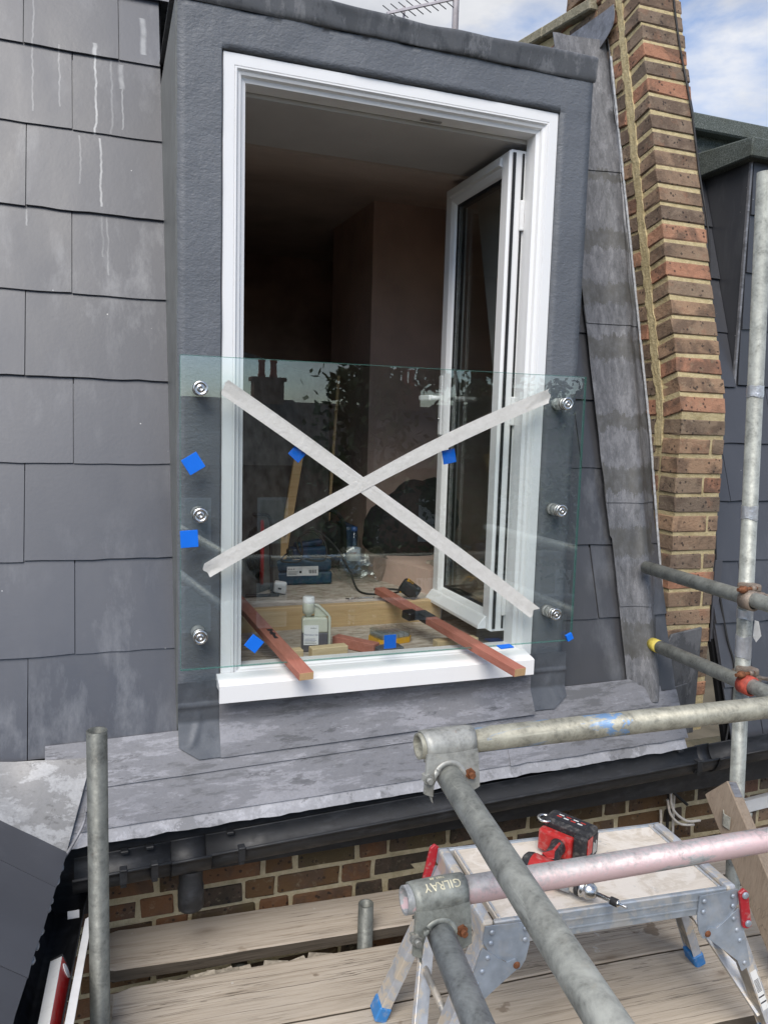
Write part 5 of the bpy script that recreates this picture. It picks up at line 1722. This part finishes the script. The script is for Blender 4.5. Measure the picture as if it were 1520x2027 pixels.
# couplers: a drop-forged saddle wrapped over the upper tube, flap plates bolted either side of the lower tube
def coupler(name, label, c, lower, mat, wide=.106, text=None):
    """c: centre of upper tube (along X); lower: vertical drop to the lower tube, which runs along -Y"""
    t = thing(name, label, 'coupler', c, 'scaffold couplers')
    c = V(*c)
    r = TR + .0058
    n = 34
    def half(a):          # half-length of the saddle around the tube
        return wide / 2 * (1.0 - .05 * math.cos(a) ** 2)
    vs, fs = [], []
    m = 26
    for i in range(m + 1):
        a = R(-58) + R(296) * i / m        # 0 = front (-Y), 90 = top
        for j in range(9):
            u = j / 8 * 2 - 1
            bulge = 1 + .03 * math.cos(u * 1.3)
            rr = r * (bulge if abs(u) < 1 else .985)
            vs.append((c.x + u * half(a), c.y - math.cos(a) * rr, c.z + math.sin(a) * rr))
    for i in range(m):
        for j in range(8):
            k = i * 9 + j
            fs.append((k, k + 1, k + 10, k + 9))
    o = pymesh('saddle', vs, fs, mat, t, True)
    sol = o.modifiers.new('thick', 'SOLIDIFY'); sol.thickness = .005; sol.offset = -1
    # skirt that flares down over the lower tube
    lw = TR + .004
    def skirt(u, v):
        x = (u * 2 - 1)
        top_z = c.z - .004
        z = top_z - (lower + .030) * v
        w = wide / 2 * (.98 + .10 * v)
        y = c.y - r * (1.0 - .06 * v) - .006 * math.sin(v * 1.6)
        lowx = c.x - .008
        notch = max(0.0, 1 - ((c.x + x * w - lowx) / (lw * 1.05)) ** 2)
        zz = z
        lim = c.z - lower + math.sqrt(notch) * lw * 1.02
        if notch > 0 and zz < lim:
            zz = lim
        if abs(x) > .55:
            zz += max(0, (abs(x) - .55)) ** 1.5 * .03 * v
        return (c.x + x * w, y, zz)
    s = sheet('skirt', skirt, 44, 14, -.006, mat, t, True)
    lz = c.z - lower
    for sgn in (-1, 1):
        bx = c.x - .008 + sgn * .043
        bm = bmesh.new()
        add_prism(bm, [V(bx + .0105 * math.cos(a), c.y - r + .003, lz + .004 + .0105 * math.sin(a)) for a in [R(15 + 60 * q) for q in range(6)]], (0, -.011, 0))
        add_tube(bm, (bx, c.y - r - .008, lz + .004), (bx, c.y - r - .018, lz + .004), .0058, 14)
        from_bm('bolt', bm, 'coupler' if sgn < 0 else 'rusty_bolt', t)
        # hanging strap that turns under the lower tube
        pts = [(bx - .009, c.y - r - .001, lz + .012), (bx + .009, c.y - r - .001, lz + .012), (bx - sgn * .010 + .005, c.y - r - .001, lz - .050), (bx - sgn * .016 - .004, c.y - r - .001, lz - .046)]
        prism('strap', pts, (0, .010, 0), mat, t, .002)
    if text:
        def warp(co):
            a = R(62) + co.y / r           # wrapped round the top front of the saddle
            rr = r * 1.034 + co.z * .6 + .0004
            return V(c.x + .004 + co.x, c.y - math.cos(a) * rr, c.z + math.sin(a) * rr)
        def flip(co):
            return warp(Vector((-co.x, -co.y, co.z)))
        text_obj('stamp', text, .021, None, 'stamp_pale', t, flip, .0004)
        text_obj('stamp', '7053 .88', .008, None, 'stamp_pale', t, lambda co: warp(Vector((-co.x - .004, -co.y + .017, co.z))), .0004)
    return t
plain('stamp_pale', (0.62, 0.58, 0.42), 0.6, 0, 0.4, 0.2, 60)
coupler('putlog_coupler', 'rust-spotted grey coupler holding the upper guard rail', (.604, 1.285, -.601), .053, 'coupler')
coupler('putlog_coupler', 'grey coupler stamped with raised letters on the pink guard rail', (.540, 1.165, -.824), .055, 'coupler_grey', .104, 'GILRAY')

# swivel couplers on the tall upright
def right_coupler(label, zc, xt, painted):
    t = thing('double_coupler', label, 'coupler', (xt, 1.93, zc), 'scaffold couplers')
    p = pole_at(zc)
    lathe('upright_band', [(TR + .001, -.024), (TR + .008, -.022), (TR + .008, .022), (TR + .001, .024)], p, (0, 0, 1), 'coupler_rust', t, 28)
    ty = 1.900
    lathe('rail_band', [(TR + .001, -.022), (TR + .008, -.020), (TR + .008, .020), (TR + .001, .022)], (xt, ty - .035, zc), (0, 1, 0), 'paint_red_clip' if painted else 'coupler_rust', t, 28)
    tube('bolt', (xt - .045, ty - .030, zc + .034), (xt + .030, ty - .030, zc + .036), .006, 'rusty_bolt', t)
    lathe('nut', [(0, 0), (.013, 0), (.013, .014), (.009, .020), (0, .020)], (xt - .016, ty - .030, zc + .034), (-1, 0, 0), 'rusty_bolt', t, 6)
    lathe('nut', [(0, 0), (.011, 0), (.012, .012), (0, .014)], (xt + .008, ty - .030, zc + .035), (1, 0, 0), 'coupler_rust', t, 12)
    bm = bmesh.new()
    add_box(bm, (xt + .006, ty - .026, zc + .018), (xt + .060, ty + .030, zc + .046), None, .008, 2)
    from_bm('knuckle', bm, 'coupler_rust', t)
    tube('bolt', (p.x + .026, 1.915, zc + .004), (p.x + .085, 1.905, zc - .004), .0065, 'coupler_rust', t)
    bm = bmesh.new(); add_box(bm, (p.x + .024, 1.895, zc - .012), (p.x + .052, 1.945, zc + .012), None, .006, 2)
    from_bm('lug', bm, 'coupler_rust', t)
    return t
right_coupler('rusty double coupler on the tall upright, higher of two', -.520, 1.914, False)
right_coupler('rusty double coupler with a red painted band on the tall upright', -.800, 1.934, True)

# ------------------------------------------------------------------ boards
def board(x0, x1, y0, y1, zt, t, mat, label, rot=-BROT, pivot=(0.0, 2.1), rnd=.006, z_end=0.0):
    m_ = Matrix.Translation((pivot[0], pivot[1], 0)) @ Matrix.Rotation(rot, 4, 'Z') @ Matrix.Translation((-pivot[0], -pivot[1], 0))
    bm = bmesh.new()
    nx = 60
    c = .035
    vs = []
    def edge(x, y, s):
        return y + s * (.0022 * nz(x, y, 1, 6) + .0012 * nz(x, y, 5, 31))
    lo, hi = [], []
    for i in range(nx + 1):
        x = x0 + (x1 - x0) * i / nx
        k = 0
        if i == 0:
            k = c * .55
        lo.append((x, edge(x, y0, 1) + k)); hi.append((x, edge(x, y1, 1) - k))
    ring = lo + hi[::-1]
    vt = [bm.verts.new((x, y, zt + .0025 * nz(x, y, 2, 3))) for x, y in ring]
    vb = [bm.verts.new((x, y, zt - t)) for x, y in ring]
    bm.faces.new(vt); bm.faces.new(vb[::-1])
    n = len(ring)
    for i in range(n):
        j = (i + 1) % n
        bm.faces.new((vt[j], vt[i], vb[i], vb[j]))
    bmesh.ops.recalc_face_normals(bm, faces=bm.faces)
    te = [e for e in bm.edges if all(v in set(vt) for v in e.verts)]
    bmesh.ops.bevel(bm, geom=te, offset=.004, segments=2, affect='EDGES', profile=.5)
    bmesh.ops.transform(bm, matrix=m_, verts=bm.verts)
    o = from_bm('scaffold_board', bm, mat, None)
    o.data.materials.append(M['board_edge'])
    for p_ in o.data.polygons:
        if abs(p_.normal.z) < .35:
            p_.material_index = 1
    return tag(o, label, 'scaffold board', 'scaffold boards')
board(-.045, 3.0, 2.190, 2.375, -1.588, .038, 'board_inner', 'weathered narrow scaffold board tight against the brick wall', -BROT, (0, 2.2))
board(.0, 3.1, 1.895, 2.128, -1.600, .038, 'board', 'weathered scaffold board, first in front of the stub of tube', -BROT, (0, 2.1))
board(.01, 3.1, 1.608, 1.887, -1.600, .038, 'board', 'weathered scaffold board under the blue-footed platform legs', -BROT, (0, 2.1))
board(.03, 3.1, 1.345, 1.580, -1.612, .038, 'board', 'weathered scaffold board at the bottom right under the metal label leg', -BROT, (0, 2.1))
board(.03, 3.1, 1.100, 1.338, -1.600, .038, 'board', 'weathered scaffold board nearest the camera, below the frame', -BROT, (0, 2.1))
bm = bmesh.new()
for i in range(60):
    x = .05 + random.random() * .55
    c = V(x, 2.148 - .065 * x + random.uniform(-.018, .018), -1.640 + random.uniform(-.004, .010))
    s = .006 + random.random() * .018
    add_box(bm, (c.x - s * 1.6, c.y - s * .6, c.z - s * .4), (c.x + s * 1.6, c.y + s * .6, c.z + s * .4), Matrix.Translation(c) @ Matrix.Rotation(random.uniform(-.5, .5), 4, 'Z') @ Matrix.Rotation(random.uniform(-.4, .4), 4, 'X') @ Matrix.Translation(-c))
db = stuff(from_bm('debris', bm, 'rubble', None))
tag(db, 'broken slate and mortar debris in the gap between the boards', 'debris')
lg = prism('ledger_board', [(-.06, 2.20, -1.665), (.60, 2.155, -1.665), (.60, 2.07, -1.665), (-.06, 2.11, -1.665)], (0, 0, -.03), 'board')
tag(lg, 'board offcut packed under the gap between the scaffold boards', 'scaffold board')
for x, lab in ((.33, 'left'), (1.35, 'middle'), (2.3, 'right')):
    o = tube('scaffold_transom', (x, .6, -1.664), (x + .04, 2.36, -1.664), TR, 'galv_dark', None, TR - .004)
    tag(o, 'scaffold tube carrying the boards from below, %s of three' % lab, 'scaffold tube', 'scaffold tubes')

# white strip on the wall side at far right
wsp = prism('white_trim', [(2.44, 2.395, -1.585), (2.9, 2.395, -1.560), (2.9, 2.395, -1.500), (2.44, 2.395, -1.532)], (0, -.02, 0), 'white_plastic')
tag(wsp, 'white plastic trim behind the leaning plank at the far right', 'trim')

# ------------------------------------------------------------------ leaning plank and its band clip
pk = thing('leaning_plank', 'thick brown timber plank leaning down toward the right edge', 'plank', (1.80, 1.50, -1.6))
top = V(1.918, 1.925, -1.175); bot = V(1.835, 1.435, -1.605)
d = (bot - top).normalized(); side = V(.965, .26, 0).normalized()
side = (side - d * side.dot(d)).normalized()
nrm = side.cross(d).normalized()
PKM = basis(top, side, d, nrm)
Lp = (bot - top).length
bm = bmesh.new()
add_box(bm, (-.022, 0, -.055), (.022, Lp, .055), None, .003)
bmesh.ops.transform(bm, matrix=PKM, verts=bm.verts)
from_bm('timber', bm, 'plank', pk)
box('metal_hoop', (-.018, .004, .0545), (.016, .055, .0562), 'lead', pk, 0, PKM) if nrm.z > 0 else box('metal_hoop', (-.018, .004, -.0562), (.016, .055, -.0545), 'lead', pk, 0, PKM)
clipp = thing('band_clip', 'galvanised band clip strapping the leaning plank to the tall upright', 'clip', (1.97, 1.93, -1.235))
pz = -1.245
pp = pole_at(pz)
def bandfn(u, v):
    pts = [(1.872, 1.835), (1.868, 1.86), (1.885, 1.880), (1.92, 1.885), (1.955, 1.898), (pp.x - .012, 1.897), (pp.x + .010, 1.900), (pp.x + .030, 1.918), (pp.x + .030, 1.940), (pp.x + .010, 1.962)]
    P = [V(x, y, 0) for x, y in pts]
    t = u * (len(P) - 1); i = min(int(t), len(P) - 2); f = t - i
    p = P[i] * (1 - f) + P[i + 1] * f
    return (p.x, p.y - .006, pz + .020 - .040 * v + .012 * math.sin(u * 5) - (.03 * u))
sheet('band', bandfn, 44, 4, .003, 'galv', clipp)
lathe('bolt', [(0, 0), (.009, 0), (.009, .012), (0, .012)], (pp.x + .03, 1.905, pz - .03), (.6, -1, 0), 'galv_pole', clipp, 10)

# wires beside the pier foot
for i, (mat, pts) in enumerate((('white_cable', [(2.085, 2.335, -1.36), (2.075, 2.33, -1.42), (2.09, 2.325, -1.48), (2.15, 2.32, -1.53), (2.22, 2.32, -1.54)]),
                                ('white_cable', [(2.07, 2.34, -1.44), (2.085, 2.335, -1.50), (2.13, 2.33, -1.545), (2.20, 2.33, -1.56)]),
                                ('white_cable', [(2.115, 2.36, -1.34), (2.118, 2.36, -1.45), (2.125, 2.36, -1.60)]),
                                ('cable', [(2.055, 2.36, -1.33), (2.085, 2.35, -1.40), (2.16, 2.33, -1.47)]),
                                ('cable', [(2.095, 2.37, -1.33), (2.10, 2.37, -1.46), (2.105, 2.37, -1.60)]),
                                ('white_cable', [(2.07, 2.375, -1.50), (2.075, 2.375, -1.55), (2.078, 2.375, -1.60)]))):
    o = cable('wall_cable', pts, .0052 if mat == 'white_cable' else .006, mat, None, 8)
    tag(o, ['white cable looping widest out of the bundle below the gutter end', 'white cable looping beneath the widest loop below the gutter end', 'straight white cable dropping down the wall below the gutter end',
            'black cable slanting across the bundle below the gutter end', 'straight black cable dropping behind the white cables', 'short white cable end low beside the straight cables'][i], 'cable', 'cables below the gutter end')

# ------------------------------------------------------------------ folding work platform
wp = thing('work_platform', 'paint-spattered folding aluminium work platform with blue feet', 'work platform', (1.16, 1.62, -1.6))
PZ = -1.140
pa_, pb_, pc_, pd_ = V(.843, 1.795, PZ), V(1.490, 1.752, PZ), V(1.466, 1.412, PZ), V(.852, 1.478, PZ)    # BL BR FR FL
ux = ((pb_ - pa_).normalized() + (pc_ - pd_).normalized()).normalized()
uy = V(-ux.y, ux.x, 0)
O_ = (pa_ + pb_ + pc_ + pd_) / 4
WM = basis(O_, ux, uy, V(0, 0, 1))
HL, HW = .316, .163
def wpl(p):
    return WM @ V(*p)
box('deck', (-HL + .012, -HW + .014, -.018), (HL - .012, HW - .014, 0), 'platform_top', wp, .002, WM)
for s in (-1, 1):
    bm = bmesh.new()
    y0 = s * HW
    add_box(bm, (-HL, min(y0, y0 - s * .014), -.062), (HL, max(y0, y0 - s * .014), .002), None, .003)
    for zz in (-.020, -.042):
        add_box(bm, (-HL + .002, min(y0, y0 + s * .0022), zz - .0015), (HL - .002, max(y0, y0 + s * .0022), zz + .0015), None)
    bmesh.ops.transform(bm, matrix=WM, verts=bm.verts)
    from_bm('side_rail', bm, 'alu_side', wp)
    bm = bmesh.new()
    x0 = s * HL
    add_box(bm, (min(x0, x0 + s * .030), -HW + .002, -.060), (max(x0, x0 + s * .030), HW - .002, .0035), None, .008, 2)
    add_box(bm, (min(x0 - s * .020, x0 - s * .014), -HW + .01, .000), (max(x0 - s * .020, x0 - s * .014), HW - .01, .0045), None, .001)
    bmesh.ops.transform(bm, matrix=WM, verts=bm.verts)
    from_bm('end_rail', bm, 'alu', wp)
SPL = .185
feet = {}
for sx_ in (-1, 1):
    for sy_ in (-1, 1):
        topp = wpl((sx_ * (HL + .012), sy_ * (HW - .026), -.045))
        foot = wpl((sx_ * (HL + SPL), sy_ * (HW - .004), -.458))
        d = (foot - topp).normalized()
        out = wpl((sx_, 0, 0)) - wpl((0, 0, 0)); out = (out - d * out.dot(d)).normalized()
        lat = d.cross(out).normalized()
        LMx = basis(topp, out, d, lat)
        Ln = (foot - topp).length
        bm = bmesh.new()          # channel section, open to the inside
        add_box(bm, (.010, 0, -.025), (.0135, Ln, .025), None, .0008)
        add_box(bm, (-.014, 0, -.025), (.010, Ln, -.0215), None, .0008)
        add_box(bm, (-.014, 0, .0215), (.010, Ln, .025), None, .0008)
        bmesh.ops.transform(bm, matrix=LMx, verts=bm.verts)
        lg_ = from_bm('leg', bm, 'alu', wp)
        bm = bmesh.new()
        add_box(bm, (-.018, Ln - .042, -.0285), (.018, Ln + .002, .0285), None, .004)
        bmesh.ops.transform(bm, matrix=LMx, verts=bm.verts)
        from_bm('foot', bm, 'foot_blue', lg_)
        box('inner_web', (-.0128, .05, -.0205), (-.011, Ln - .06, .0205), 'alu_channel', lg_, 0, LMx)
        feet[(sx_, sy_)] = (topp, foot, d, out, lat, LMx, Ln)
    # cross tube and stay between the two legs of an end
    a = feet[(sx_, -1)]; b = feet[(sx_, 1)]
    pA = a[0] + a[2] * .22; pB = b[0] + b[2] * .22
    tube('cross_tube', pA, pB, .009, 'alu_channel', wp, .0075, 16)
    # diagonal stay from the far leg up to the near leg
    q0 = b[0] + b[2] * .10; q1 = a[0] + a[2] * (.36 if sx_ > 0 else .44)
    dd = (q1 - q0).normalized(); aa, bb_, _ = frame_of(dd, V(sx_, 0, .6))
    box('stay', (-.004, 0, -.020), (.010, (q1 - q0).length, .020), 'alu', wp, .001, basis(q0, aa, dd, bb_))
# hinge gussets riveted to the near side, both ends
for sx_ in (-1, 1):
    for sy_ in (-1, 1):
        y = sy_ * (HW + .0035)
        tp, ft, d, *_ = feet[(sx_, sy_)]
        def G_(pts):
            return [wpl((sx_ * (HL + x), y, z)) for x, z in pts]
        ext = (wpl((0, sy_, 0)) - wpl((0, 0, 0))) * .003
        prism('hinge_plate', G_([(-.085, -.006), (.026, -.002), (.030, -.040), (.010, -.074), (-.030, -.096), (-.046, -.122), (-.066, -.122), (-.080, -.100), (-.088, -.06)]), ext, 'alu_plate', wp)
        prism('hinge_plate', [p + ext * 1.1 for p in G_([(.030, -.052), (.036, -.062), (.068, -.170), (.080, -.215), (.056, -.228), (.040, -.196), (-.004, -.160), (-.045, -.128), (-.066, -.112), (-.052, -.092), (-.030, -.098), (-.010, -.084)])], ext, 'alu_plate', wp)
        for x, z in ((-.074, -.018), (-.074, -.046), (.010, -.016), (.012, -.042), (.018, -.078), (.030, -.110), (.042, -.140), (.062, -.205), (-.056, -.108)):
            big = (x, z) == (-.056, -.108)
            lathe('rivet', [(.009 if big else .0062, 0), (.008 if big else .0058, .002), (.004 if big else .003, .0038), (0, .0040)], wpl((sx_ * (HL + x), y, z)) + ext * 2.1, ext, 'rusty_bolt' if big else 'alu_plate', wp, 12)
    sy_ = -1 if sx_ > 0 else 1          # one red latch near right, one far left
    prism('latch', [wpl((sx_ * (HL + x), sy_ * (HW + .011), z)) for x, z in ((.020, -.004), (.034, .006), (.046, -.004), (.066, -.098), (.054, -.104), (.040, -.100))], (wpl((0, sy_, 0)) - wpl((0, 0, 0))) * .010, 'latch_red', wp, .002)
    for x, z in ((.036, -.010), (.052, -.088)):
        lathe('rivet', [(.009, 0), (.009, .003), (.006, .005), (0, .005)], wpl((sx_ * (HL + x), sy_ * (HW + .021), z)), wpl((0, sy_, 0)) - wpl((0, 0, 0)), 'alu_plate', wp, 14)
# printed sticker on the near right leg
tp, ft, d, out, lat, LMx, Ln = feet[(1, -1)]
sgl = -1 if (lat.y > 0) else 1
zf = .0256 * sgl
st_ = box('safety_sticker', (-.0105, .205, min(zf, zf + .0004 * sgl)), (.0085, .325, max(zf, zf + .0004 * sgl)), 'white_label', wp, 0, LMx)
for i in range(11):
    box('print', (-.008, .232 + .0036 * i, min(zf + .0005 * sgl, zf + .0009 * sgl)), (.006, .2333 + .0036 * i, max(zf + .0005 * sgl, zf + .0009 * sgl)), 'print_dark', st_, 0, LMx)
for y in (.282, .300):
    box('print', (-.0095, y, min(zf + .0005 * sgl, zf + .0009 * sgl)), (.0075, y + .004, max(zf + .0005 * sgl, zf + .0009 * sgl)), 'print_dark', st_, 0, LMx)

# ------------------------------------------------------------------ cordless drill on the platform
dr = thing('cordless_drill', 'dusty red and black cordless drill lying on the platform', 'drill', (1.12, 1.55, PZ))
# axis of the drill body on the deck: rear to bit; handle lies back toward the wall
tip = V(1.125, 1.410, PZ + .031); rear = V(1.000, 1.618, PZ + .037)
ax = (tip - rear).normalized()
hd = V(.90, .43, 0); hd = (hd - ax * hd.dot(ax)).normalized()
hz = ax.cross(hd)
hz = hz if hz.z > 0 else -hz
if ax.cross(hd).dot(hz) < 0:
    pass
DM = basis(rear, ax, hd, hz)          # x along body, y along handle, z up
def dbox(name, lo, hi, mat, bev=.006, par=dr, seg=2, mx=None):
    return box(name, lo, hi, mat, par, bev, DM @ mx if mx else DM, seg)
def dlathe(name, prof, x, mat, seg=24, par=dr):
    return lathe(name, prof, DM @ V(x, 0, 0), ax, mat, par, seg)
dlathe('motor_housing', [(0, 0), (.022, .0), (.029, .006), (.031, .02), (.031, .075), (.027, .082), (0, .082)], 0, 'tool_red')
dlathe('rear_cap', [(0, -.008), (.020, -.008), (.027, -.002), (.0305, .010), (.0305, .018)], 0, 'tool_black')
dlathe('gearbox', [(0, .080), (.026, .080), (.027, .10), (.025, .122), (.021, .126), (0, .126)], 0, 'alu_side')
dlathe('chuck', [(0, .124), (.020, .124), (.0215, .128), (.0215, .150), (.0225, .151), (.0225, .156), (.0205, .157), (.0205, .163), (.022, .164), (.0215, .172), (.014, .186), (.009, .189), (0, .189)], 0, 'steel')
dlathe('chuck_ring', [(.0222, .138), (.0232, .139), (.0232, .147), (.0222, .148)], 0, 'tool_black')
dlathe('bit_holder', [(0, .186), (.0055, .186), (.0055, .222), (.009, .223), (.009, .243), (.006, .246), (.0035, .247), (.003, .262), (0, .266)], 0, 'steel', 14)
dlathe('bit_sleeve', [(.0092, .224), (.0096, .225), (.0096, .241), (.0092, .242)], 0, 'rubber', 14)
# grip
def gripfn(u, v):
    a = 2 * math.pi * u
    y = .015 + .115 * v
    rx = .021 + .004 * math.cos(v * 5); rz = .017 + .003 * v
    cx = .045 - .020 * v
    return DM @ V(cx + rx * math.cos(a), y, rz * math.sin(a) + .004 * v)
sheet('grip', gripfn, 26, 12, .002, 'tool_black', dr, True)
prism('grip_inlay', [DM @ V(x, y, .0215) for x, y in ((.048, .020), (.060, .028), (.046, .060), (.040, .105), (.034, .108), (.038, .058), (.024, .030))], (DM @ V(0, 0, .003)) - (DM @ V(0, 0, 0)), 'tool_red', dr, .001)
dbox('trigger', (.062, .030, -.009), (.074, .060, .009), 'tool_red', .004)
# battery foot and pack
dbox('foot', (-.034, .118, -.028), (.062, .148, .032), 'tool_red', .007)
pack = dbox('battery', (-.038, .1485, -.034), (.098, .214, .052), 'tool_black', .010)
dbox('battery_rim', (.0625, .128, -.030), (.098, .150, .046), 'tool_black', .006)
dbox('battery_shoulder', (.0985, .140, -.006), (.1005, .170, .040), 'tool_red', .001)
dbox('battery_label', (-.018, .160, .0522), (.078, .200, .0530), 'print_dark', 0, pack, 1)
for i in range(4):
    dbox('print', (-.010 + .020 * i, .176, .0531), (.004 + .020 * i, .181, .0535), 'white_label' if i % 2 else 'print_red', 0, pack, 1)
    dbox('print', (-.008 + .021 * i, .187, .0531), (.006 + .021 * i, .191, .0535), 'print_red' if i % 2 else 'white_label', 0, pack, 1)
dbox('rating_plate', (.0982, .174, -.020), (.0992, .206, .036), 'print_dark', 0, pack, 1)
for i in range(5):
    dbox('print', (.0993, .178 + .005 * i, -.015), (.0997, .1795 + .005 * i, .020 - .004 * (i % 3)), 'white_label', 0, pack, 1)
lathe('belt_hook', [(.018, 0), (.022, .002), (.022, .006), (.018, .008), (.014, .006), (.014, .002)], DM @ V(-.034, .158, .040), hz, 'steel', dr, 24)
dbox('hook_slot', (-.044, .150, .0402), (-.024, .166, .044), 'tool_black', .002)

# ------------------------------------------------------------------ aerial and mast on the dormer roof
ae = thing('tv_aerial', 'small pinkish television aerial showing above the dormer roof edge', 'aerial', (1.20, 3.55, 1.24))
Ao = V(1.262, 3.60, 1.902); Ab = V(1.475, 3.60, 1.985)
box_d = (Ab - Ao).normalized()
aa, ab_, _ = frame_of(box_d)
bm = bmesh.new(); add_box(bm, (-.006, -.02, -.006), (.006, .36, .006), basis(Ao, aa, box_d, ab_), .001)
from_bm('boom', bm, 'aerial_metal', ae)
ed = V(.84, -.12, -.50).normalized()
for i in range(8):
    c = Ao + box_d * (.005 + .041 * i)
    tube('element', c - ed * .050, c + ed * .050, .0022, 'aerial_dark', ae, None, 8)
tube('stub_mast', (1.335, 3.62, 1.22), (1.335, 3.62, 1.955), .006, 'aerial_metal', ae)
ms = tube('mast', (1.590, 3.60, 1.20), (1.590, 3.60, 3.2), .016, 'aerial_metal')
tag(ms, 'plain grey mast rising behind the dormer roof edge', 'mast')

# ------------------------------------------------------------------ the terrace across the gardens, seen only as reflections in the glass
rnd = random.Random(5)
def chimney(parent, x, y, z, w, h, pots):
    ch = box('chimney', (x - w / 2, y - .35, z), (x + w / 2, y + .35, z + h), 'house_brick', parent)
    box('chimney_cap', (x - w / 2 - .08, y - .43, z + h), (x + w / 2 + .08, y + .43, z + h + .14), 'house_brick', ch)
    for i in range(pots):
        px = x + (i - (pots - 1) / 2) * w / max(pots, 1) * .8
        lathe('chimney_pot', [(.13, 0), (.15, .08), (.12, .14), (.115, .55), (.14, .58), (.13, .64), (0, .64)], (px, y, z + h + .14), (0, 0, 1), 'chimney_pot', ch, 14)
def house(x0, x1, yf, zr, label, pots, ch_x, mat):
    t = thing('terraced_house', label, 'house', ((x0 + x1) / 2, yf - 4, -9.2), 'houses across the gardens')
    ze = zr - 2.1
    box('wall', (x0, yf - 8, -9.2), (x1, yf, ze), mat, t)
    prism('roof', [(x0, yf + .25, ze - .1), (x0, yf - 4, zr), (x0, yf - 8.25, ze - .1)], (x1 - x0, 0, 0), 'roof_tile', t)
    for zc in (ze - 1.9, ze - 4.7):
        for f in (.28, .72):
            cx = x0 + (x1 - x0) * f
            w = box('window', (cx - .5, yf - .02, zc - .75), (cx + .5, yf + .04, zc + .75), 'white_plastic', t)
            box('pane', (cx - .42, yf + .041, zc + .04), (cx + .42, yf + .045, zc + .67), 'glass_window', w)
            box('pane', (cx - .42, yf + .041, zc - .67), (cx + .42, yf + .045, zc - .04), 'glass_window', w)
    chimney(t, ch_x, yf - 4.0, zr - .6, 1.1, 1.25, pots)
    return t
YB = -20.0
house(-16, -10.2, YB, .75, 'brick terraced house at the far left of the row behind the camera', 2, -10.8, 'house_brick')
house(-10.2, -4.6, YB, .85, 'cream terraced house second in the row behind the camera', 2, -5.0, 'house_cream')
house(-4.6, 1.0, YB, .72, 'brick terraced house third in the row behind the camera', 3, .4, 'house_brick')
house(1.0, 6.6, YB, .82, 'brick terraced house with twin pots, fourth in the row behind the camera', 2, 5.6, 'house_brick')
house(6.6, 12.2, YB, .75, 'brick terraced house fifth in the row behind the camera', 3, 11.0, 'house_brick')
house(12.2, 17.8, YB, .86, 'cream terraced house sixth in the row behind the camera', 2, 15.4, 'house_cream')
house(17.8, 23.4, YB, .74, 'brick terraced house at the far right of the row behind the camera', 2, 19.5, 'house_brick')
def tree(x, y, h, spread, n, label, seed):
    r_ = random.Random(seed)
    t = thing('garden_tree', label, 'tree', (x, y, -9.2), 'garden trees behind the camera')
    bm = bmesh.new()
    add_tube(bm, (x, y, -9.2), (x + .2, y, -9.2 + h * .6), .26, 12, None, .16)
    limbs = []
    for i in range(9):
        a = i * 2.4; b0 = V(x + .2 * i / 9, y, -9.2 + h * (.4 + .045 * i))
        b1 = b0 + V(math.cos(a) * spread * (.8 - .04 * i), math.sin(a) * spread * .6, h * (.10 + .025 * i))
        add_tube(bm, b0, b1, .09, 8, None, .03)
        limbs.append((b0, b1))
    add_tube(bm, (x + .2, y, -9.2 + h * .58), (x - .1, y, -9.2 + h * .98), .15, 10, None, .04)
    limbs.append((V(x + .2, y, -9.2 + h * .58), V(x - .1, y, -9.2 + h)))
    me = bpy.data.meshes.new('trunk'); bm.to_mesh(me); bm.free(); link('trunk', me, t, 'bark')
    vs, fs = [], []
    clumps = []
    for b0, b1 in limbs:
        for k in range(4):
            clumps.append((b0.lerp(b1, .45 + .2 * k) + V(r_.gauss(0, .3), r_.gauss(0, .3), r_.gauss(0, .3)), .35 + r_.random() * .5))
    for i in range(n):
        c, s = r_.choice(clumps)
        p = c + V(r_.gauss(0, s * .5), r_.gauss(0, s * .5), r_.gauss(0, s * .42))
        u = V(r_.gauss(0, 1), r_.gauss(0, 1), r_.gauss(0, 1)).normalized()
        w = u.cross(V(r_.gauss(0, 1), r_.gauss(0, 1), r_.gauss(0, 1))).normalized()
        l = .07 + r_.random() * .07
        k = len(vs)
        vs += [p - u * l, p + w * l * .5, p + u * l, p - w * l * .5]
        fs.append((k, k + 1, k + 2, k + 3))
    me = bpy.data.meshes.new('crown'); me.from_pydata([tuple(v) for v in vs], [], fs); me.update()
    link('crown', me, t, 'leaf')
tree(4.9, -10.5, 12.4, .75, 5000, 'slim garden tree with a ragged crown behind the camera', 3)
tree(7.1, -10.0, 13.6, .8, 7000, 'taller ivy-clad garden tree behind the camera', 9)
tree(-7.5, -15, 11.0, 2.4, 9000, 'broad garden tree at the left behind the camera', 17)
tree(14.5, -17, 10.4, 2.0, 6000, 'low bushy garden tree at the right behind the camera', 23)
